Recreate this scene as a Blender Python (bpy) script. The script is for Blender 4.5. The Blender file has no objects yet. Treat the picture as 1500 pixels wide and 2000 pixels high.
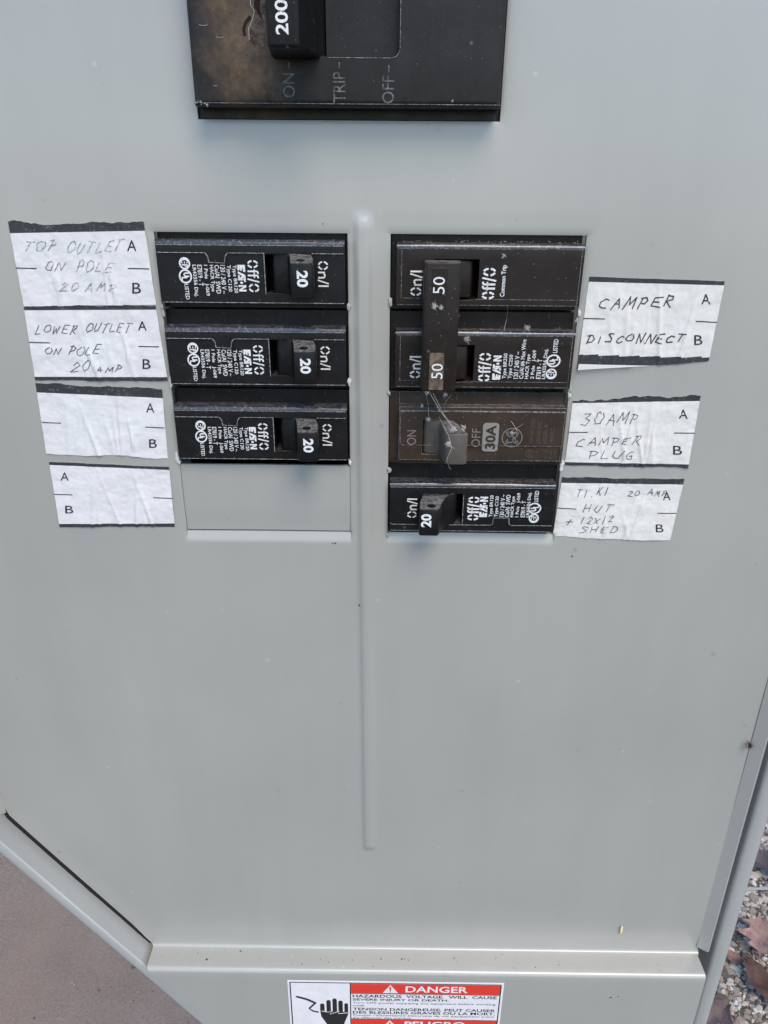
import bpy, bmesh, math, random
import numpy as np
from mathutils import Vector, Matrix, noise
sc = bpy.context.scene
MM = 0.001
# ------------------------------------------------------------------ camera
CAM = (0.0, -229.1678, 83.6648); PITCH, ROLL, YAW, FPX = 0.4139, 0.0087, 0.0051, 1400.0
def cam_axes():
    f = Vector((0, math.cos(PITCH), -math.sin(PITCH))); r = Vector((1, 0, 0)); u = Vector((0, math.sin(PITCH), math.cos(PITCH)))
    Rz = Matrix.Rotation(YAW, 3, 'Z'); f, r, u = Rz @ f, Rz @ r, Rz @ u
    return math.cos(ROLL)*r + math.sin(ROLL)*u, -math.sin(ROLL)*r + math.cos(ROLL)*u, f
CR, CU, CF = cam_axes()
cd = bpy.data.cameras.new('camera'); cam = bpy.data.objects.new('camera', cd); sc.collection.objects.link(cam)
cam.matrix_world = Matrix(((CR.x, CU.x, -CF.x, CAM[0]*MM), (CR.y, CU.y, -CF.y, CAM[1]*MM), (CR.z, CU.z, -CF.z, CAM[2]*MM), (0, 0, 0, 1)))
cd.sensor_fit = 'HORIZONTAL'; cd.sensor_width = 36; cd.lens = FPX/1500*36; cd.clip_start = 0.005; cd.clip_end = 500
sc.camera = cam
def P(px, py, Y=0.0):            # photo measurement -> point (mm) on the plane y = Y
    d = CF*FPX + CR*(px-750) - CU*(py-1000)
    t = (Y-CAM[1])/d.y
    return (CAM[0]+d.x*t, CAM[2]+d.z*t)
# ------------------------------------------------------------------ light
SUN_EL, SUN_AZ = math.radians(54), math.radians(158)      # azimuth clockwise from +y
w = bpy.data.worlds.new('World'); sc.world = w; w.use_nodes = True
nt = w.node_tree; bg = nt.nodes['Background']
sky = nt.nodes.new('ShaderNodeTexSky'); sky.sky_type = 'NISHITA'; sky.sun_disc = False
sky.sun_elevation = SUN_EL; sky.sun_rotation = SUN_AZ; sky.air_density = 1.0; sky.dust_density = 0.5; sky.ozone_density = 1.5
nt.links.new(sky.outputs[0], bg.inputs[0]); bg.inputs[1].default_value = 0.15
sd = bpy.data.lights.new('sun', 'SUN'); sd.energy = 1.5; sd.angle = math.radians(34); sd.color = (1.0, 0.865, 0.68)
so = bpy.data.objects.new('sun', sd); sc.collection.objects.link(so)
sv = Vector((math.sin(SUN_AZ)*math.cos(SUN_EL), math.cos(SUN_AZ)*math.cos(SUN_EL), math.sin(SUN_EL)))
so.rotation_euler = sv.to_track_quat('Z', 'Y').to_euler()
sc.view_settings.view_transform = 'Standard'; sc.view_settings.look = 'None'; sc.view_settings.gamma = 1
sc.view_settings.exposure = 1.06
sc.render.resolution_x, sc.render.resolution_y = 768, 1024
sc.cycles.max_bounces = 6
# ------------------------------------------------------------------ materials
def mat(name, col, rough=.5, spec=.5, metal=0):
    m = bpy.data.materials.new(name); m.use_nodes = True
    b = m.node_tree.nodes['Principled BSDF']
    b.inputs['Base Color'].default_value = (*col, 1); b.inputs['Roughness'].default_value = rough
    b.inputs['Specular IOR Level'].default_value = spec; b.inputs['Metallic'].default_value = metal
    return m
class NT:
    def __init__(s, m): s.t = m.node_tree; s.b = s.t.nodes['Principled BSDF']
    def n(s, k, **kw):
        o = s.t.nodes.new(k)
        for a, v in kw.items(): setattr(o, a, v)
        return o
    def l(s, a, b): s.t.links.new(a, b)
    def coord(s): return s.n('ShaderNodeTexCoord').outputs['Object']
    def noise(s, scale, detail=4, rough=.6, vec=None, stretch=None):
        v = vec or s.coord()
        if stretch:
            mp = s.n('ShaderNodeMapping'); s.l(v, mp.inputs[0]); mp.inputs['Scale'].default_value = stretch; v = mp.outputs[0]
        o = s.n('ShaderNodeTexNoise'); s.l(v, o.inputs['Vector'])
        o.inputs['Scale'].default_value = scale; o.inputs['Detail'].default_value = detail; o.inputs['Roughness'].default_value = rough
        return o.outputs['Fac']
    def ramp(s, fac, a, b, lo=0., hi=1.):
        o = s.n('ShaderNodeMapRange'); s.l(fac, o.inputs[0])
        o.inputs[1].default_value = a; o.inputs[2].default_value = b; o.inputs[3].default_value = lo; o.inputs[4].default_value = hi
        return o.outputs[0]
    def mix(s, fac, a, b):
        o = s.n('ShaderNodeMix'); o.data_type = 'RGBA'
        if isinstance(fac, float): o.inputs[0].default_value = fac
        else: s.l(fac, o.inputs[0])
        for i, v in ((6, a), (7, b)):
            if isinstance(v, tuple): o.inputs[i].default_value = (*v, 1)
            else: s.l(v, o.inputs[i])
        return o.outputs[2]
    def mul(s, a, b, op='MULTIPLY'):
        o = s.n('ShaderNodeMath', operation=op)
        for i, v in ((0, a), (1, b)):
            if isinstance(v, (int, float)): o.inputs[i].default_value = v
            else: s.l(v, o.inputs[i])
        return o.outputs[0]
    def color(s, c): s.l(c, s.b.inputs['Base Color'])
    def bump(s, h, dist, strength=1.0):
        o = s.n('ShaderNodeBump'); s.l(h, o.inputs['Height']); o.inputs['Distance'].default_value = dist; o.inputs['Strength'].default_value = strength
        s.l(o.outputs[0], s.b.inputs['Normal'])
    def speck(s, scale, cut, soft=.03):          # scattered small grains
        vo = s.n('ShaderNodeTexVoronoi'); s.l(s.coord(), vo.inputs['Vector']); vo.inputs['Scale'].default_value = scale
        sel = s.n('ShaderNodeSeparateColor'); s.l(vo.outputs['Color'], sel.inputs[0])
        near = s.ramp(vo.outputs['Distance'], .12, .30, 1, 0)
        return s.mul(near, s.ramp(sel.outputs[0], cut, cut+soft))
def paint(name, col, dirt=True):
    m = mat(name, col, .30, .9); q = NT(m)
    a = q.noise(14, 3, .5); b = q.noise(420, 1, .5)
    c = q.mix(q.ramp(a, .35, .65), col, tuple(x*.955 for x in col))
    if dirt:
        c = q.mix(q.mul(q.speck(260, .985), .6), c, (.08, .07, .06))
        c = q.mix(q.mul(q.speck(330, .988), .5), c, (.75, .75, .72))
        c = q.mix(q.mul(q.ramp(q.noise(1, 5, .6, stretch=(70, 70, 9)), .42, .70), .10), c, (.20, .205, .19))
        c = q.mix(q.mul(q.ramp(q.noise(9, 3, .5), .45, .75), .16), c, (.47, .46, .41))
    q.color(c)
    q.l(q.ramp(q.noise(30, 5, .7), 0, 1, .26, .34), q.b.inputs['Roughness'])
    q.bump(q.mul(b, 1.0), .00003, .25)
    return m
M_paint = paint('grey_enamel', (.316, .312, .286))
M_paint_dirty = paint('grey_enamel_dusty', (.33, .338, .325))
def plastic(name, col, dust=(.20, .185, .165), amt=1.0, rough=.36):
    m = mat(name, col, rough, .22); q = NT(m)
    c = q.mix(q.ramp(q.noise(120, 4, .6), .4, .75), col, tuple(x*1.5+.002 for x in col))
    fine = q.ramp(q.noise(1500, 3, .7), .60, .80)
    c = q.mix(q.mul(fine, .13*amt), c, dust)
    sp = q.speck(1400, .93); c = q.mix(q.mul(sp, .45*amt), c, (.26, .245, .22))
    sp2 = q.speck(520, .975); c = q.mix(q.mul(sp2, .5*amt), c, (.32, .30, .28))
    g = q.n('ShaderNodeNewGeometry'); sx = q.n('ShaderNodeSeparateXYZ'); q.l(g.outputs['Normal'], sx.inputs[0])
    up = q.mul(q.ramp(sx.outputs[2], .55, .95), q.ramp(q.noise(700, 5, .75), .38, .62))
    c = q.mix(q.mul(up, .5*amt), c, tuple(x*1.15 for x in dust))
    q.color(c)
    q.l(q.ramp(q.noise(500, 4, .7), .3, .7, rough-.08, rough+.16), q.b.inputs['Roughness'])
    q.bump(q.noise(2500, 3, .6), .00006, .5)
    return m
M_black = plastic('black_plastic', (.0060, .0056, .0060), amt=.75)
M_black2 = plastic('dusty_black_plastic', (.0125, .0085, .0070), amt=1.15)
M_brown = plastic('brownish_black_plastic', (.030, .0195, .0130), amt=1.1, rough=.45)
M_handle_d = plastic('grey_dusted_plastic', (.070, .061, .052), dust=(.19, .175, .16), amt=2.0, rough=.6)
M_dustcap = plastic('handle_end_dust', (.030, .028, .026), dust=(.17, .16, .15), amt=1.5, rough=.8)
def wear(name, base, light):
    m = mat(name, base, .5, .4); q = NT(m)
    q.color(q.mix(q.ramp(q.noise(1300, 4, .7), .42, .62), base, light)); return m
M_edge = wear('scuffed_plastic_edge', (.030, .029, .029), (.24, .235, .23))
M_line = wear('pale_moulding_edge', (.09, .088, .087), (.36, .355, .35))
M_rail = mat('polished_bevel_sky_sheen', (.014, .014, .018), .22, .8)
q = NT(M_rail); q.color(q.mix(q.ramp(q.noise(900, 4, .7), .52, .68), (.022, .022, .028), (.13, .13, .14)))  # lighter bluish colour imitates sky sheen on the top bevels
M_dark = mat('dark_interior', (.004, .004, .004), .7, .2)
M_ink = mat('white_ink', (.66, .66, .65), .55, .3)
q = NT(M_ink); q.color(q.mix(q.ramp(q.noise(2200, 3, .7), .54, .70), (.66, .66, .65), (.20, .20, .20)))
M_greyink = mat('grey_moulded_marking', (.17, .16, .15), .6, .3)
M_greyplate = mat('grey_rating_plate', (.21, .20, .185), .6, .3)
M_blackink = mat('black_ink', (.018, .017, .019), .6, .3)
def inkmat(name, d, l):
    m = mat(name, d, .7, .2); q = NT(m); q.color(q.mix(q.ramp(q.noise(1100, 3, .7), .42, .62), d, l)); return m
M_pen = inkmat('pen_ink', (.045, .045, .05), (.20, .20, .21))
M_bold = inkmat('dark_pen_ink', (.022, .022, .026), (.08, .08, .085))
M_pencil = inkmat('faded_pen_ink', (.16, .16, .17), (.52, .52, .53))
def papermat(name, col):
    m = mat(name, col, .75, .25); q = NT(m)
    c = q.mix(q.ramp(q.noise(130, 5, .65), .35, .7), col, tuple(x*.90 for x in col))
    c = q.mix(q.mul(q.ramp(q.noise(800, 3, .8), .55, .75), .35), c, tuple(x*.72 for x in col))
    q.color(c); q.bump(q.noise(500, 4, .7), .00018, .6); return m
M_paper = papermat('label_paper', (.63, .62, .62)); M_paper_w = papermat('yellowed_label_paper', (.64, .62, .58))
M_band = mat('printed_black_band', (.030, .030, .034), .6, .3)
q = NT(M_band); q.color(q.mix(q.ramp(q.noise(900, 4, .8), .58, .70), (.030, .030, .034), (.16, .16, .165)))
M_torn = mat('torn_paper_edge', (.72, .70, .67), .9, .1)
M_chip = mat('chipped_paint', (.52, .53, .50), .6, .3)
M_red = mat('red_print', (.60, .035, .022), .45, .4); NT(M_red)
q = NT(M_red); q.color(q.mix(q.ramp(q.noise(400, 4, .8), .55, .8), (.60, .038, .024), (.48, .06, .045)))
M_stick = papermat('sticker_vinyl', (.66, .64, .66))
M_web = mat('cobweb_silk', (.62, .60, .56), .9, .1)
M_larva = mat('pale_yellow_husk', (.72, .62, .35), .5, .4)
M_grime_shade = mat('dark_grime_and_shade', (.02, .018, .017), .9, .1)  # dirt specks, and the painted shade of the corner gap

# ------------------------------------------------------------------ mesh helpers (all lengths in mm)
LINK = sc.collection.objects.link
class MB:
    def __init__(s): s.v = []; s.f = []; s.m = []
    def add(s, vs, fs, mi=0):
        k = len(s.v); s.v += [tuple(v) for v in vs]; s.f += [tuple(i+k for i in f) for f in fs]; s.m += [mi]*len(fs)
    def box(s, x0, x1, y0, y1, z0, z1, mi=0):
        s.add([(x, y, z) for x in (x0, x1) for y in (y0, y1) for z in (z0, z1)],
              [(0, 1, 3, 2), (4, 6, 7, 5), (0, 4, 5, 1), (2, 3, 7, 6), (0, 2, 6, 4), (1, 5, 7, 3)], mi)
    def prism(s, poly, axis, a, b, mi=0, capmi=None):      # poly 2D extruded along an axis: 'Y' -> poly (x,z); 'Z' -> poly (x,y)
        n = len(poly); f3 = (lambda p, t: (p[0], t, p[1])) if axis == 'Y' else (lambda p, t: (p[0], p[1], t))
        s.add([f3(p, a) for p in poly]+[f3(p, b) for p in poly], [(i, (i+1) % n, (i+1) % n+n, i+n) for i in range(n)], mi)
        k = len(s.v)-2*n; s.f += [tuple(range(k+n-1, k-1, -1)), tuple(range(k+n, k+2*n))]; s.m += [mi if capmi is None else capmi]*2
def build(name, mb, mats, parent=None, org=(0, 0, 0), smooth=0.0, bevel=0, seg=2, bevmat=-1, recalc=True, big=None):
    bm = bmesh.new(); vs = [bm.verts.new(v) for v in mb.v]; bm.verts.ensure_lookup_table()
    for f, mi in zip(mb.f, mb.m):
        try: fc = bm.faces.new([vs[i] for i in f]); fc.material_index = mi
        except ValueError: pass
    if recalc: bmesh.ops.remove_doubles(bm, verts=bm.verts, dist=1e-5); bmesh.ops.recalc_face_normals(bm, faces=bm.faces)
    def sharp(): return [e for e in bm.edges if len(e.link_faces) == 2 and e.calc_face_angle(0) > .6]
    if big:
        es = [e for e in sharp() if big[1](e)]
        if es: bmesh.ops.bevel(bm, geom=es, offset=big[0], segments=4, affect='EDGES', profile=.5, clamp_overlap=True, material=big[2])
    if bevel:
        bmesh.ops.bevel(bm, geom=sharp(), offset=bevel, segments=seg, affect='EDGES', profile=.5, clamp_overlap=True, material=bevmat)
    o3 = Vector(org)
    for v in bm.verts: v.co = (v.co-o3)*MM
    me = bpy.data.meshes.new(name); bm.to_mesh(me); bm.free()
    for m in (mats if isinstance(mats, (list, tuple)) else [mats]): me.materials.append(m)
    if smooth: me.shade_smooth(); me.set_sharp_from_angle(angle=math.radians(smooth))
    ob = bpy.data.objects.new(name, me); LINK(ob)
    if parent: ob.parent = parent
    else: ob.location = o3*MM
    return ob
def thing(name, label, cat, org, group=None):
    o = bpy.data.objects.new(name, None); LINK(o); o.location = Vector(org)*MM; o.empty_display_size = .01
    o['label'] = label; o['category'] = cat
    if group: o['group'] = group
    return o
def tag(o, label, cat, group=None):
    o['label'] = label; o['category'] = cat
    if group: o['group'] = group
    return o
_tc = {}
def glyphs(s, bold=0.0):
    if (s, bold) not in _tc:
        cu = bpy.data.curves.new('t', 'FONT'); cu.body = s; cu.offset = bold; cu.resolution_u = 3; cu.fill_mode = 'FRONT'
        ob = bpy.data.objects.new('t', cu); me = bpy.data.meshes.new_from_object(ob)
        v = [(a.co.x, a.co.y) for a in me.vertices]; f = [tuple(p.vertices) for p in me.polygons]
        bpy.data.objects.remove(ob); bpy.data.curves.remove(cu); bpy.data.meshes.remove(me)
        x0, x1 = min(a[0] for a in v), max(a[0] for a in v); y0, y1 = min(a[1] for a in v), max(a[1] for a in v)
        _tc[(s, bold)] = ([((a-x0)/(x1-x0), (b-y0)/(y1-y0)) for a, b in v], f)
    return _tc[(s, bold)]
def boxmap(x0, x1, z0, z1, Y, d='R'):
    Yf = Y if callable(Y) else (lambda x, z: Y)
    def f(a, b):
        if d == 'R': x, z = x0+a*(x1-x0), z0+b*(z1-z0)
        elif d == 'D': x, z = x0+b*(x1-x0), z1-a*(z1-z0)
        else: x, z = x1-b*(x1-x0), z0+a*(z1-z0)
        return (x, Yf(x, z), z)
    return f
def quadmap(c, Yf):            # c: bl, br, tr, tl in (x,z)
    def f(a, b):
        x, z = [(1-b)*((1-a)*c[0][i]+a*c[1][i])+b*((1-a)*c[3][i]+a*c[2][i]) for i in (0, 1)]
        return (x, Yf(x, z) if callable(Yf) else Yf, z)
    return f
def text(mb, s, fm, bold=0.0, mi=0):
    v, f = glyphs(s, bold); mb.add([fm(*p) for p in v], f, mi)
def ribbon(mb, pts, wd, fm=None, mi=0, ratio=1.0, closed=False):      # flat stroke; pts in 2D; wd in the same units; ratio = x/y size of fm box
    n = len(pts); L = []; Rr = []
    for i in range(n):
        a = pts[max(i-1, 0)] if not closed else pts[i-1]; b = pts[min(i+1, n-1)] if not closed else pts[(i+1) % n]
        dx, dy = (b[0]-a[0])*ratio, b[1]-a[1]; l = math.hypot(dx, dy) or 1
        nx, ny = -dy/l*wd/2/ratio, dx/l*wd/2
        L.append((pts[i][0]+nx, pts[i][1]+ny)); Rr.append((pts[i][0]-nx, pts[i][1]-ny))
    fm = fm or (lambda a, b: (a, 0, b))
    r = range(n) if closed else range(n-1)
    mb.add([fm(*p) for p in L+Rr], [(i, (i+1) % n, (i+1) % n+n, i+n) for i in r], mi)
def arc(cx, cy, rx, ry, a0, a1, n=10): return [(cx+rx*math.cos(math.radians(a0+(a1-a0)*k/n)), cy+ry*math.sin(math.radians(a0+(a1-a0)*k/n))) for k in range(n+1)]
def stencil_O(mb, fm, x0, x1, wd, ratio):
    cx, rx = (x0+x1)/2, (x1-x0)/2-wd/2/ratio
    for a in (12, 102, 192, 282): ribbon(mb, arc(cx, .5, rx, .5-wd/2, a, a+66, 8), wd, fm, ratio=ratio)
def off_mark(mb, fm, ratio):         # stencilled Off/O
    wd = .15; s = 1/ratio
    stencil_O(mb, fm, 0, .25, wd, ratio)
    for x in (.345, .475):
        ribbon(mb, [(x, 0), (x, .56)], wd, fm, ratio=ratio); ribbon(mb, [(x, .63), (x, .82), (x+.02, .92), (x+.085, .95)], wd, fm, ratio=ratio)
        ribbon(mb, [(x-.06, .60), (x+.08, .60)], .11, fm, ratio=ratio)
    ribbon(mb, [(.585, -.05), (.68, 1.02)], .13, fm, ratio=ratio)
    stencil_O(mb, fm, .73, 1.0, wd, ratio)
def on_mark(mb, fm, ratio):
    wd = .15
    stencil_O(mb, fm, 0, .34, wd, ratio)
    ribbon(mb, [(.43, 0), (.43, .66)], wd, fm, ratio=ratio); ribbon(mb, [(.47, .56), (.53, .66), (.60, .64), (.63, .50), (.63, 0)], wd, fm, ratio=ratio)
    ribbon(mb, [(.72, -.05), (.86, 1.02)], .12, fm, ratio=ratio); ribbon(mb, [(.95, 0), (.95, 1)], wd, fm, ratio=ratio)
def hf(mb, xs, zs, fn, back):
    """stepped face: fn(xc,zc)->(Y,mat) or None per cell; vertical walls between steps"""
    nx, nz = len(xs)-1, len(zs)-1; D = [[fn((xs[i]+xs[i+1])/2, (zs[j]+zs[j+1])/2) for j in range(nz)] for i in range(nx)]
    for i in range(nx):
        for j in range(nz):
            if D[i][j] is None: continue
            Y, mi = D[i][j]; x0, x1, z0, z1 = xs[i], xs[i+1], zs[j], zs[j+1]
            mb.add([(x0, Y, z0), (x1, Y, z0), (x1, Y, z1), (x0, Y, z1)], [(0, 1, 2, 3)], mi)
            for di, dj, (ax, az, bx, bz) in ((1, 0, (x1, z0, x1, z1)), (0, 1, (x0, z1, x1, z1)), (-1, 0, (x0, z0, x0, z1)), (0, -1, (x0, z0, x1, z0))):
                ii, jj = i+di, j+dj
                nb = D[ii][jj] if 0 <= ii < nx and 0 <= jj < nz else None
                Y2 = nb[0] if nb else back
                if Y2 > Y+1e-6: mb.add([(ax, Y, az), (bx, Y, bz), (bx, Y2, bz), (ax, Y2, az)], [(0, 1, 2, 3)], mi)
def sm(t): t = max(0., min(1., t)); return t*t*(3-2*t)
rnd = random.Random(7)

# ================================================================== ENCLOSURE AND ITS COVER
LO = (-70.9, -12.8, 0.1, 73.7); RO = (0.1, 58.8, -25.2, 73.6); MO = (-54.7, 30.6, 103.4, 400.)
KO = (-70.9, -12.8, -25.3, 0.1)
ZT = 178.0; ZD = -161.0; ZL = -243.6; SL = 54/82.6
def xl(z): return -163.2 if z > ZD else -163.2+(ZD-z)*SL
def rdist(x, z, r):
    dx = max(r[0]-x, 0, x-r[1]); dz = max(r[2]-z, 0, z-r[3]); return math.hypot(dx, dz)
def coverY(x, z):
    y = 0.42*math.sin(x*.021+1.3)*math.sin(z*.017+.4)+.20*math.sin(x*.037-z*.024)+.05*math.sin(x*.083+z*.05)
    # long pressed rib
    c = -8.3+(77-z)*.0078; t = abs(x-c)
    if z > -182: y -= 1.15*(1-sm((t-1.0)/2.3))*sm((80-z)/4.5)*sm((z+180)/4.0)
    for r in (LO, RO, MO, KO):
        d = rdist(x, z, r)
        y += .33*math.exp(-d/.9)
        y += .04*(1-sm((d-3.5)/3.0)) if r is not KO else 0
    # shallow step under the last pole space of both columns
    for r in ((-70.9, -12.8), (.1, 58.8)):
        if r[0]-.3 < x < r[1]+.3 and -30.5 < z < -25.0: y += .7*(1-sm((-25.6-z)/4.0))
    # soft fold along the cut-off corner and above the ledge
    n = ((x+163.2)*83+(z-ZD)*54)/99.0
    if z < -120: y += .05*max(0, 12-n)
    return y
zs = set([ZT]); xs = set()
def rng(a, b, st, S):
    k = max(1, round((b-a)/st)); [S.add(round(a+(b-a)*i/k, 3)) for i in range(k+1)]
for a, b in ((-163.2, -75), (-69, -16), (2, 57), (62, 148.3)): rng(a, b, 4.5, xs)
rng(-14, -1.5, .9, xs)
for e, s in ((-70.9, -1), (-12.8, 1), (.1, -1), (58.8, 1), (-54.7, -1), (30.6, 1)):
    for d in (0, .5, 1.2, 2.2, 3.5): xs.add(round(e+s*d, 3))
for a, b in ((-239, -180), (-176, -34), (-22, -4), (4, 70), (83, 99), (108, 178)): rng(a, b, 4.5, zs)
rng(-183, -174, 1, zs); rng(-31, -24.5, .65, zs); rng(73, 82, .9, zs)
for e, s in ((73.65, 1), (-25.3, -1), (103.4, -1), (.1, 1)):
    for d in (0, .5, 1.2, 2.2, 3.5): zs.add(round(e+s*d, 3))
def clean(S, keep, tol=.18):
    L = []
    for v in sorted(S):
        if L and v-L[-1] < tol:
            if v in keep: L[-1] = v
            continue
        L.append(v)
    return L
xs = clean(xs, {-70.9, -12.8, .1, 58.8, -54.7, 30.6}); zs = clean(zs, {73.65, -25.3, 103.4, .1})
def inhole(x, z):
    return any(r[0] < x < r[1] and r[2] < z < r[3] for r in (LO, RO, MO, KO))
cb = MB()
rows = [(z, 0.0, z) for z in zs if z > ZL+3.0]
# bend into the ledge, ledge, bend down, lower face
for k in range(5): a = math.radians(90*k/4); rows.append((ZL+1.5-1.5*math.sin(a), -1.5+1.5*math.cos(a)*1.0, ZL+1.5))
rows = [r for r in rows]
rows += [(ZL, -1.5-8.3*k/4, ZL) for k in range(1, 4)]
for k in range(6): a = math.radians(90*k/5); rows.append((ZL-2.2+2.2*math.cos(a), -9.8-2.2*math.sin(a), ZL-1))
rows += [(z, -12.0, z) for z in np.arange(-249, -341, -5)]
rows.sort(key=lambda r: (-r[0], -r[1]))
# keep path order: upper rows descending, then the ledge profile as built
up = sorted([r for r in rows if r[1] == 0.0 and r[0] > ZL+2.9], key=lambda r: -r[0])
prof = [(ZL+1.5-1.5*math.sin(math.radians(22.5*k)), -1.5+1.5*math.cos(math.radians(22.5*k))) for k in range(5)]
prof += [(ZL, -1.5-8.3*k/4) for k in range(1, 4)]
prof += [(ZL-2.2+2.2*math.cos(math.radians(18*k)), -9.8-2.2*math.sin(math.radians(18*k))) for k in range(6)]
prof += [(float(z), -12.0) for z in np.arange(-249, -341, -5)]
path = [(r[0], 0.0, True) for r in up]+[(z, y, False) for z, y in prof]
grid = []
for z, y, isup in path:
    row = []
    for x in xs:
        X = x
        xr = 148.3
        if z < ZD and x < -20: X = xl(z)+(x+163.2)/(143.2)*(-20-xl(z))
        if x > 62 and z < ZL+2: X = x+(0.9 if y > -2 else .5)*(x-62)/86*1.6
        yy = y
        if isup: yy += coverY(X, z)*sm((z-ZL-3)/10.0)
        row.append((X, yy, z))
    grid.append(row)
nC = len(xs); cb.v = [p for r in grid for p in r]
for i in range(len(path)-1):
    for j in range(nC-1):
        a, b = grid[i][j], grid[i+1][j+1]
        if path[i+1][2] and inhole((xs[j]+xs[j+1])/2, (a[2]+b[2])/2): continue
        cb.f.append((i*nC+j, (i+1)*nC+j, (i+1)*nC+j+1, i*nC+j+1)); cb.m.append(0)
# sheet thickness: turn every free edge back
from collections import Counter
ec = Counter()
for f in cb.f:
    for k in range(4): ec[tuple(sorted((f[k], f[(k+1) % 4])))] += 1
k0 = len(cb.v); idx = {}
used_v = sorted({v for e, c in ec.items() if c == 1 for v in e})
for v in used_v:
    idx[v] = len(cb.v); x, y, z = cb.v[v]; cb.v.append((x, y+1.3, z))
for e, c in ec.items():
    if c == 1:
        cb.f.append((e[0], e[1], idx[e[1]], idx[e[0]])); cb.m.append(0)

panel = thing('electrical_panel', 'grey steel electrical panel enclosure with its cover, cut-off lower left corner and bottom ledge', 'electrical panel', (-6, 0, -300))
PO = (-6, 0, -300)
cover = build('cover', cb, M_paint, panel, PO, smooth=35)
# side flange of the cover (right and left), bent a little forward
zz = [178, 60, -60, -160, -239.5]
for xa, xb, s in ((148.3, 152.4, 1), (-163.2, -167.0, -1)):
    pts = zz if s > 0 else [178, 60, -60, ZD]
    fb = MB()
    for a, b in zip(pts[:-1], pts[1:]):
        ya, yb = coverY(xa, a), coverY(xa, b)
        fb.add([(xa, ya-.02, a), (xa, yb-.02, b), (xb, yb-2.6, b), (xb, ya-2.6, a)], [(0, 1, 2, 3)])
        fb.add([(xb, ya-2.6, a), (xb, yb-2.6, b), (xb+.9*s, yb-2.2, b), (xb+.9*s, ya-2.2, a)], [(0, 1, 2, 3)])
        fb.add([(xb+.9*s, ya-2.2, a), (xb+.9*s, yb-2.2, b), (xb+.9*s, yb+6, b), (xb+.9*s, ya+6, a)], [(0, 1, 2, 3)])
    build('side_flange', fb, M_paint, cover, PO)
# knock-out plate of the unused pole space
kb = MB(); kx = [-70.82+(57.92)*i/24 for i in range(25)]; kz = [-.25-24.6*i/14 for i in range(15)]
kg = [[(x, .75+.35*sm((-z-16)/9)-.5*sm((3-abs(z))/3)*0+.12*math.sin(x*.11), z) for x in kx] for z in kz]
kb.v = [p for r in kg for p in r]; n = len(kx)
kb.f = [(i*n+j, (i+1)*n+j, (i+1)*n+j+1, i*n+j+1) for i in range(14) for j in range(n-1)]; kb.m = [0]*len(kb.f)
kb.box(-70.5, -13.2, 1.3, 2.2, -24.9, -.3)
build('knockout_plate', kb, M_paint, cover, PO, smooth=40)
# little paint-chipped burrs left where knock-outs were twisted off
def burr(px, py, sx, sz, n=9):
    sx *= .8; sz *= .85
    b = MB(); X, Z = P(px, py, 0); pts = []
    for k in range(n):
        a = 2*math.pi*k/n; r = rnd.uniform(.35, 1.25); pts.append((X+1.25*sx*r*math.cos(a), Z+1.5*sz*r*math.sin(a)))
    b.prism(pts, 'Y', -.18, .9)
    c = (X+rnd.uniform(-.2, .2), -.35, Z); b.add([(x, -.18, z) for x, z in pts]+[c], [(i, (i+1) % n, n) for i in range(n)])
    return b
for px, py, sx, sz in ((317, 600, .8, 1.2), (319, 610, .7, 1.0), (333, 744, .8, 1.3), (334, 752, .6, .9), (346, 893, .8, 1.6), (349, 902, .6, .8), (681, 598, .7, .9), (683, 748, .8, 1.1), (684, 903, 1.0, .9),
                       (762, 590, .7, 1.0), (760, 768, .8, .8), (760, 918, .7, .7), (1131, 612, .9, 1.3), (1127, 624, .6, 1.0), (1114, 760, .8, 1.6), (1112, 772, .6, 1.1), (1098, 906, .7, 1.3), (1096, 917, .5, .9), (757, 1044, .6, .6)):
    build('burr', burr(px, py, sx, sz), M_paint if (px+py) % 3 else M_chip, cover, PO)

# enclosure walls (rim bent forward round the cover)
def wall_strip(inner, th, y0, y1):
    b = MB(); n = len(inner)
    # offset outward (to the left of travel direction)
    out = []
    for i, p in enumerate(inner):
        a = inner[max(i-1, 0)]; c = inner[min(i+1, n-1)]; dx, dz = c[0]-a[0], c[1]-a[1]; l = math.hypot(dx, dz)
        out.append((p[0]-dz/l*th, p[1]+dx/l*th))
    secs = []
    for p, o in zip(inner, out):
        secs.append([(p[0], y1, p[1]), (p[0], y0+.7, p[1]), (p[0]+(o[0]-p[0])*.12, y0+.2, p[1]+(o[1]-p[1])*.12), (p[0]+(o[0]-p[0])*.3, y0, p[1]+(o[1]-p[1])*.3),
                     (p[0]+(o[0]-p[0])*.7, y0, p[1]+(o[1]-p[1])*.7), (p[0]+(o[0]-p[0])*.9, y0+.25, p[1]+(o[1]-p[1])*.9), (o[0], y0+.9, o[1]), (o[0], y1, o[1])])
    k = len(secs[0])
    b.v = [v for s in secs for v in s]
    b.f = [(i*k+j, (i+1)*k+j, (i+1)*k+j+1, i*k+j+1) for i in range(n-1) for j in range(k-1)]; b.m = [0]*len(b.f)
    return b
eb = MB(); pr = [(154.4, 40), (154.4, 22), (160.2, 22), (160.2, 5.6), (160.6, 4.6), (161.6, 4.0), (164.6, 3.6), (166.4, 3.8), (167.3, 4.6), (167.7, 6), (167.7, 95)]
eb.add([(x, y, z) for z in (-360, 178) for x, y in pr], [(i, i+1, i+1+len(pr), i+len(pr)) for i in range(len(pr)-1)])
build('enclosure_wall', eb, M_paint_dirty, panel, PO, smooth=50)
dg = lambda z, o: -163.2+(ZD-z)*SL-o
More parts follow.
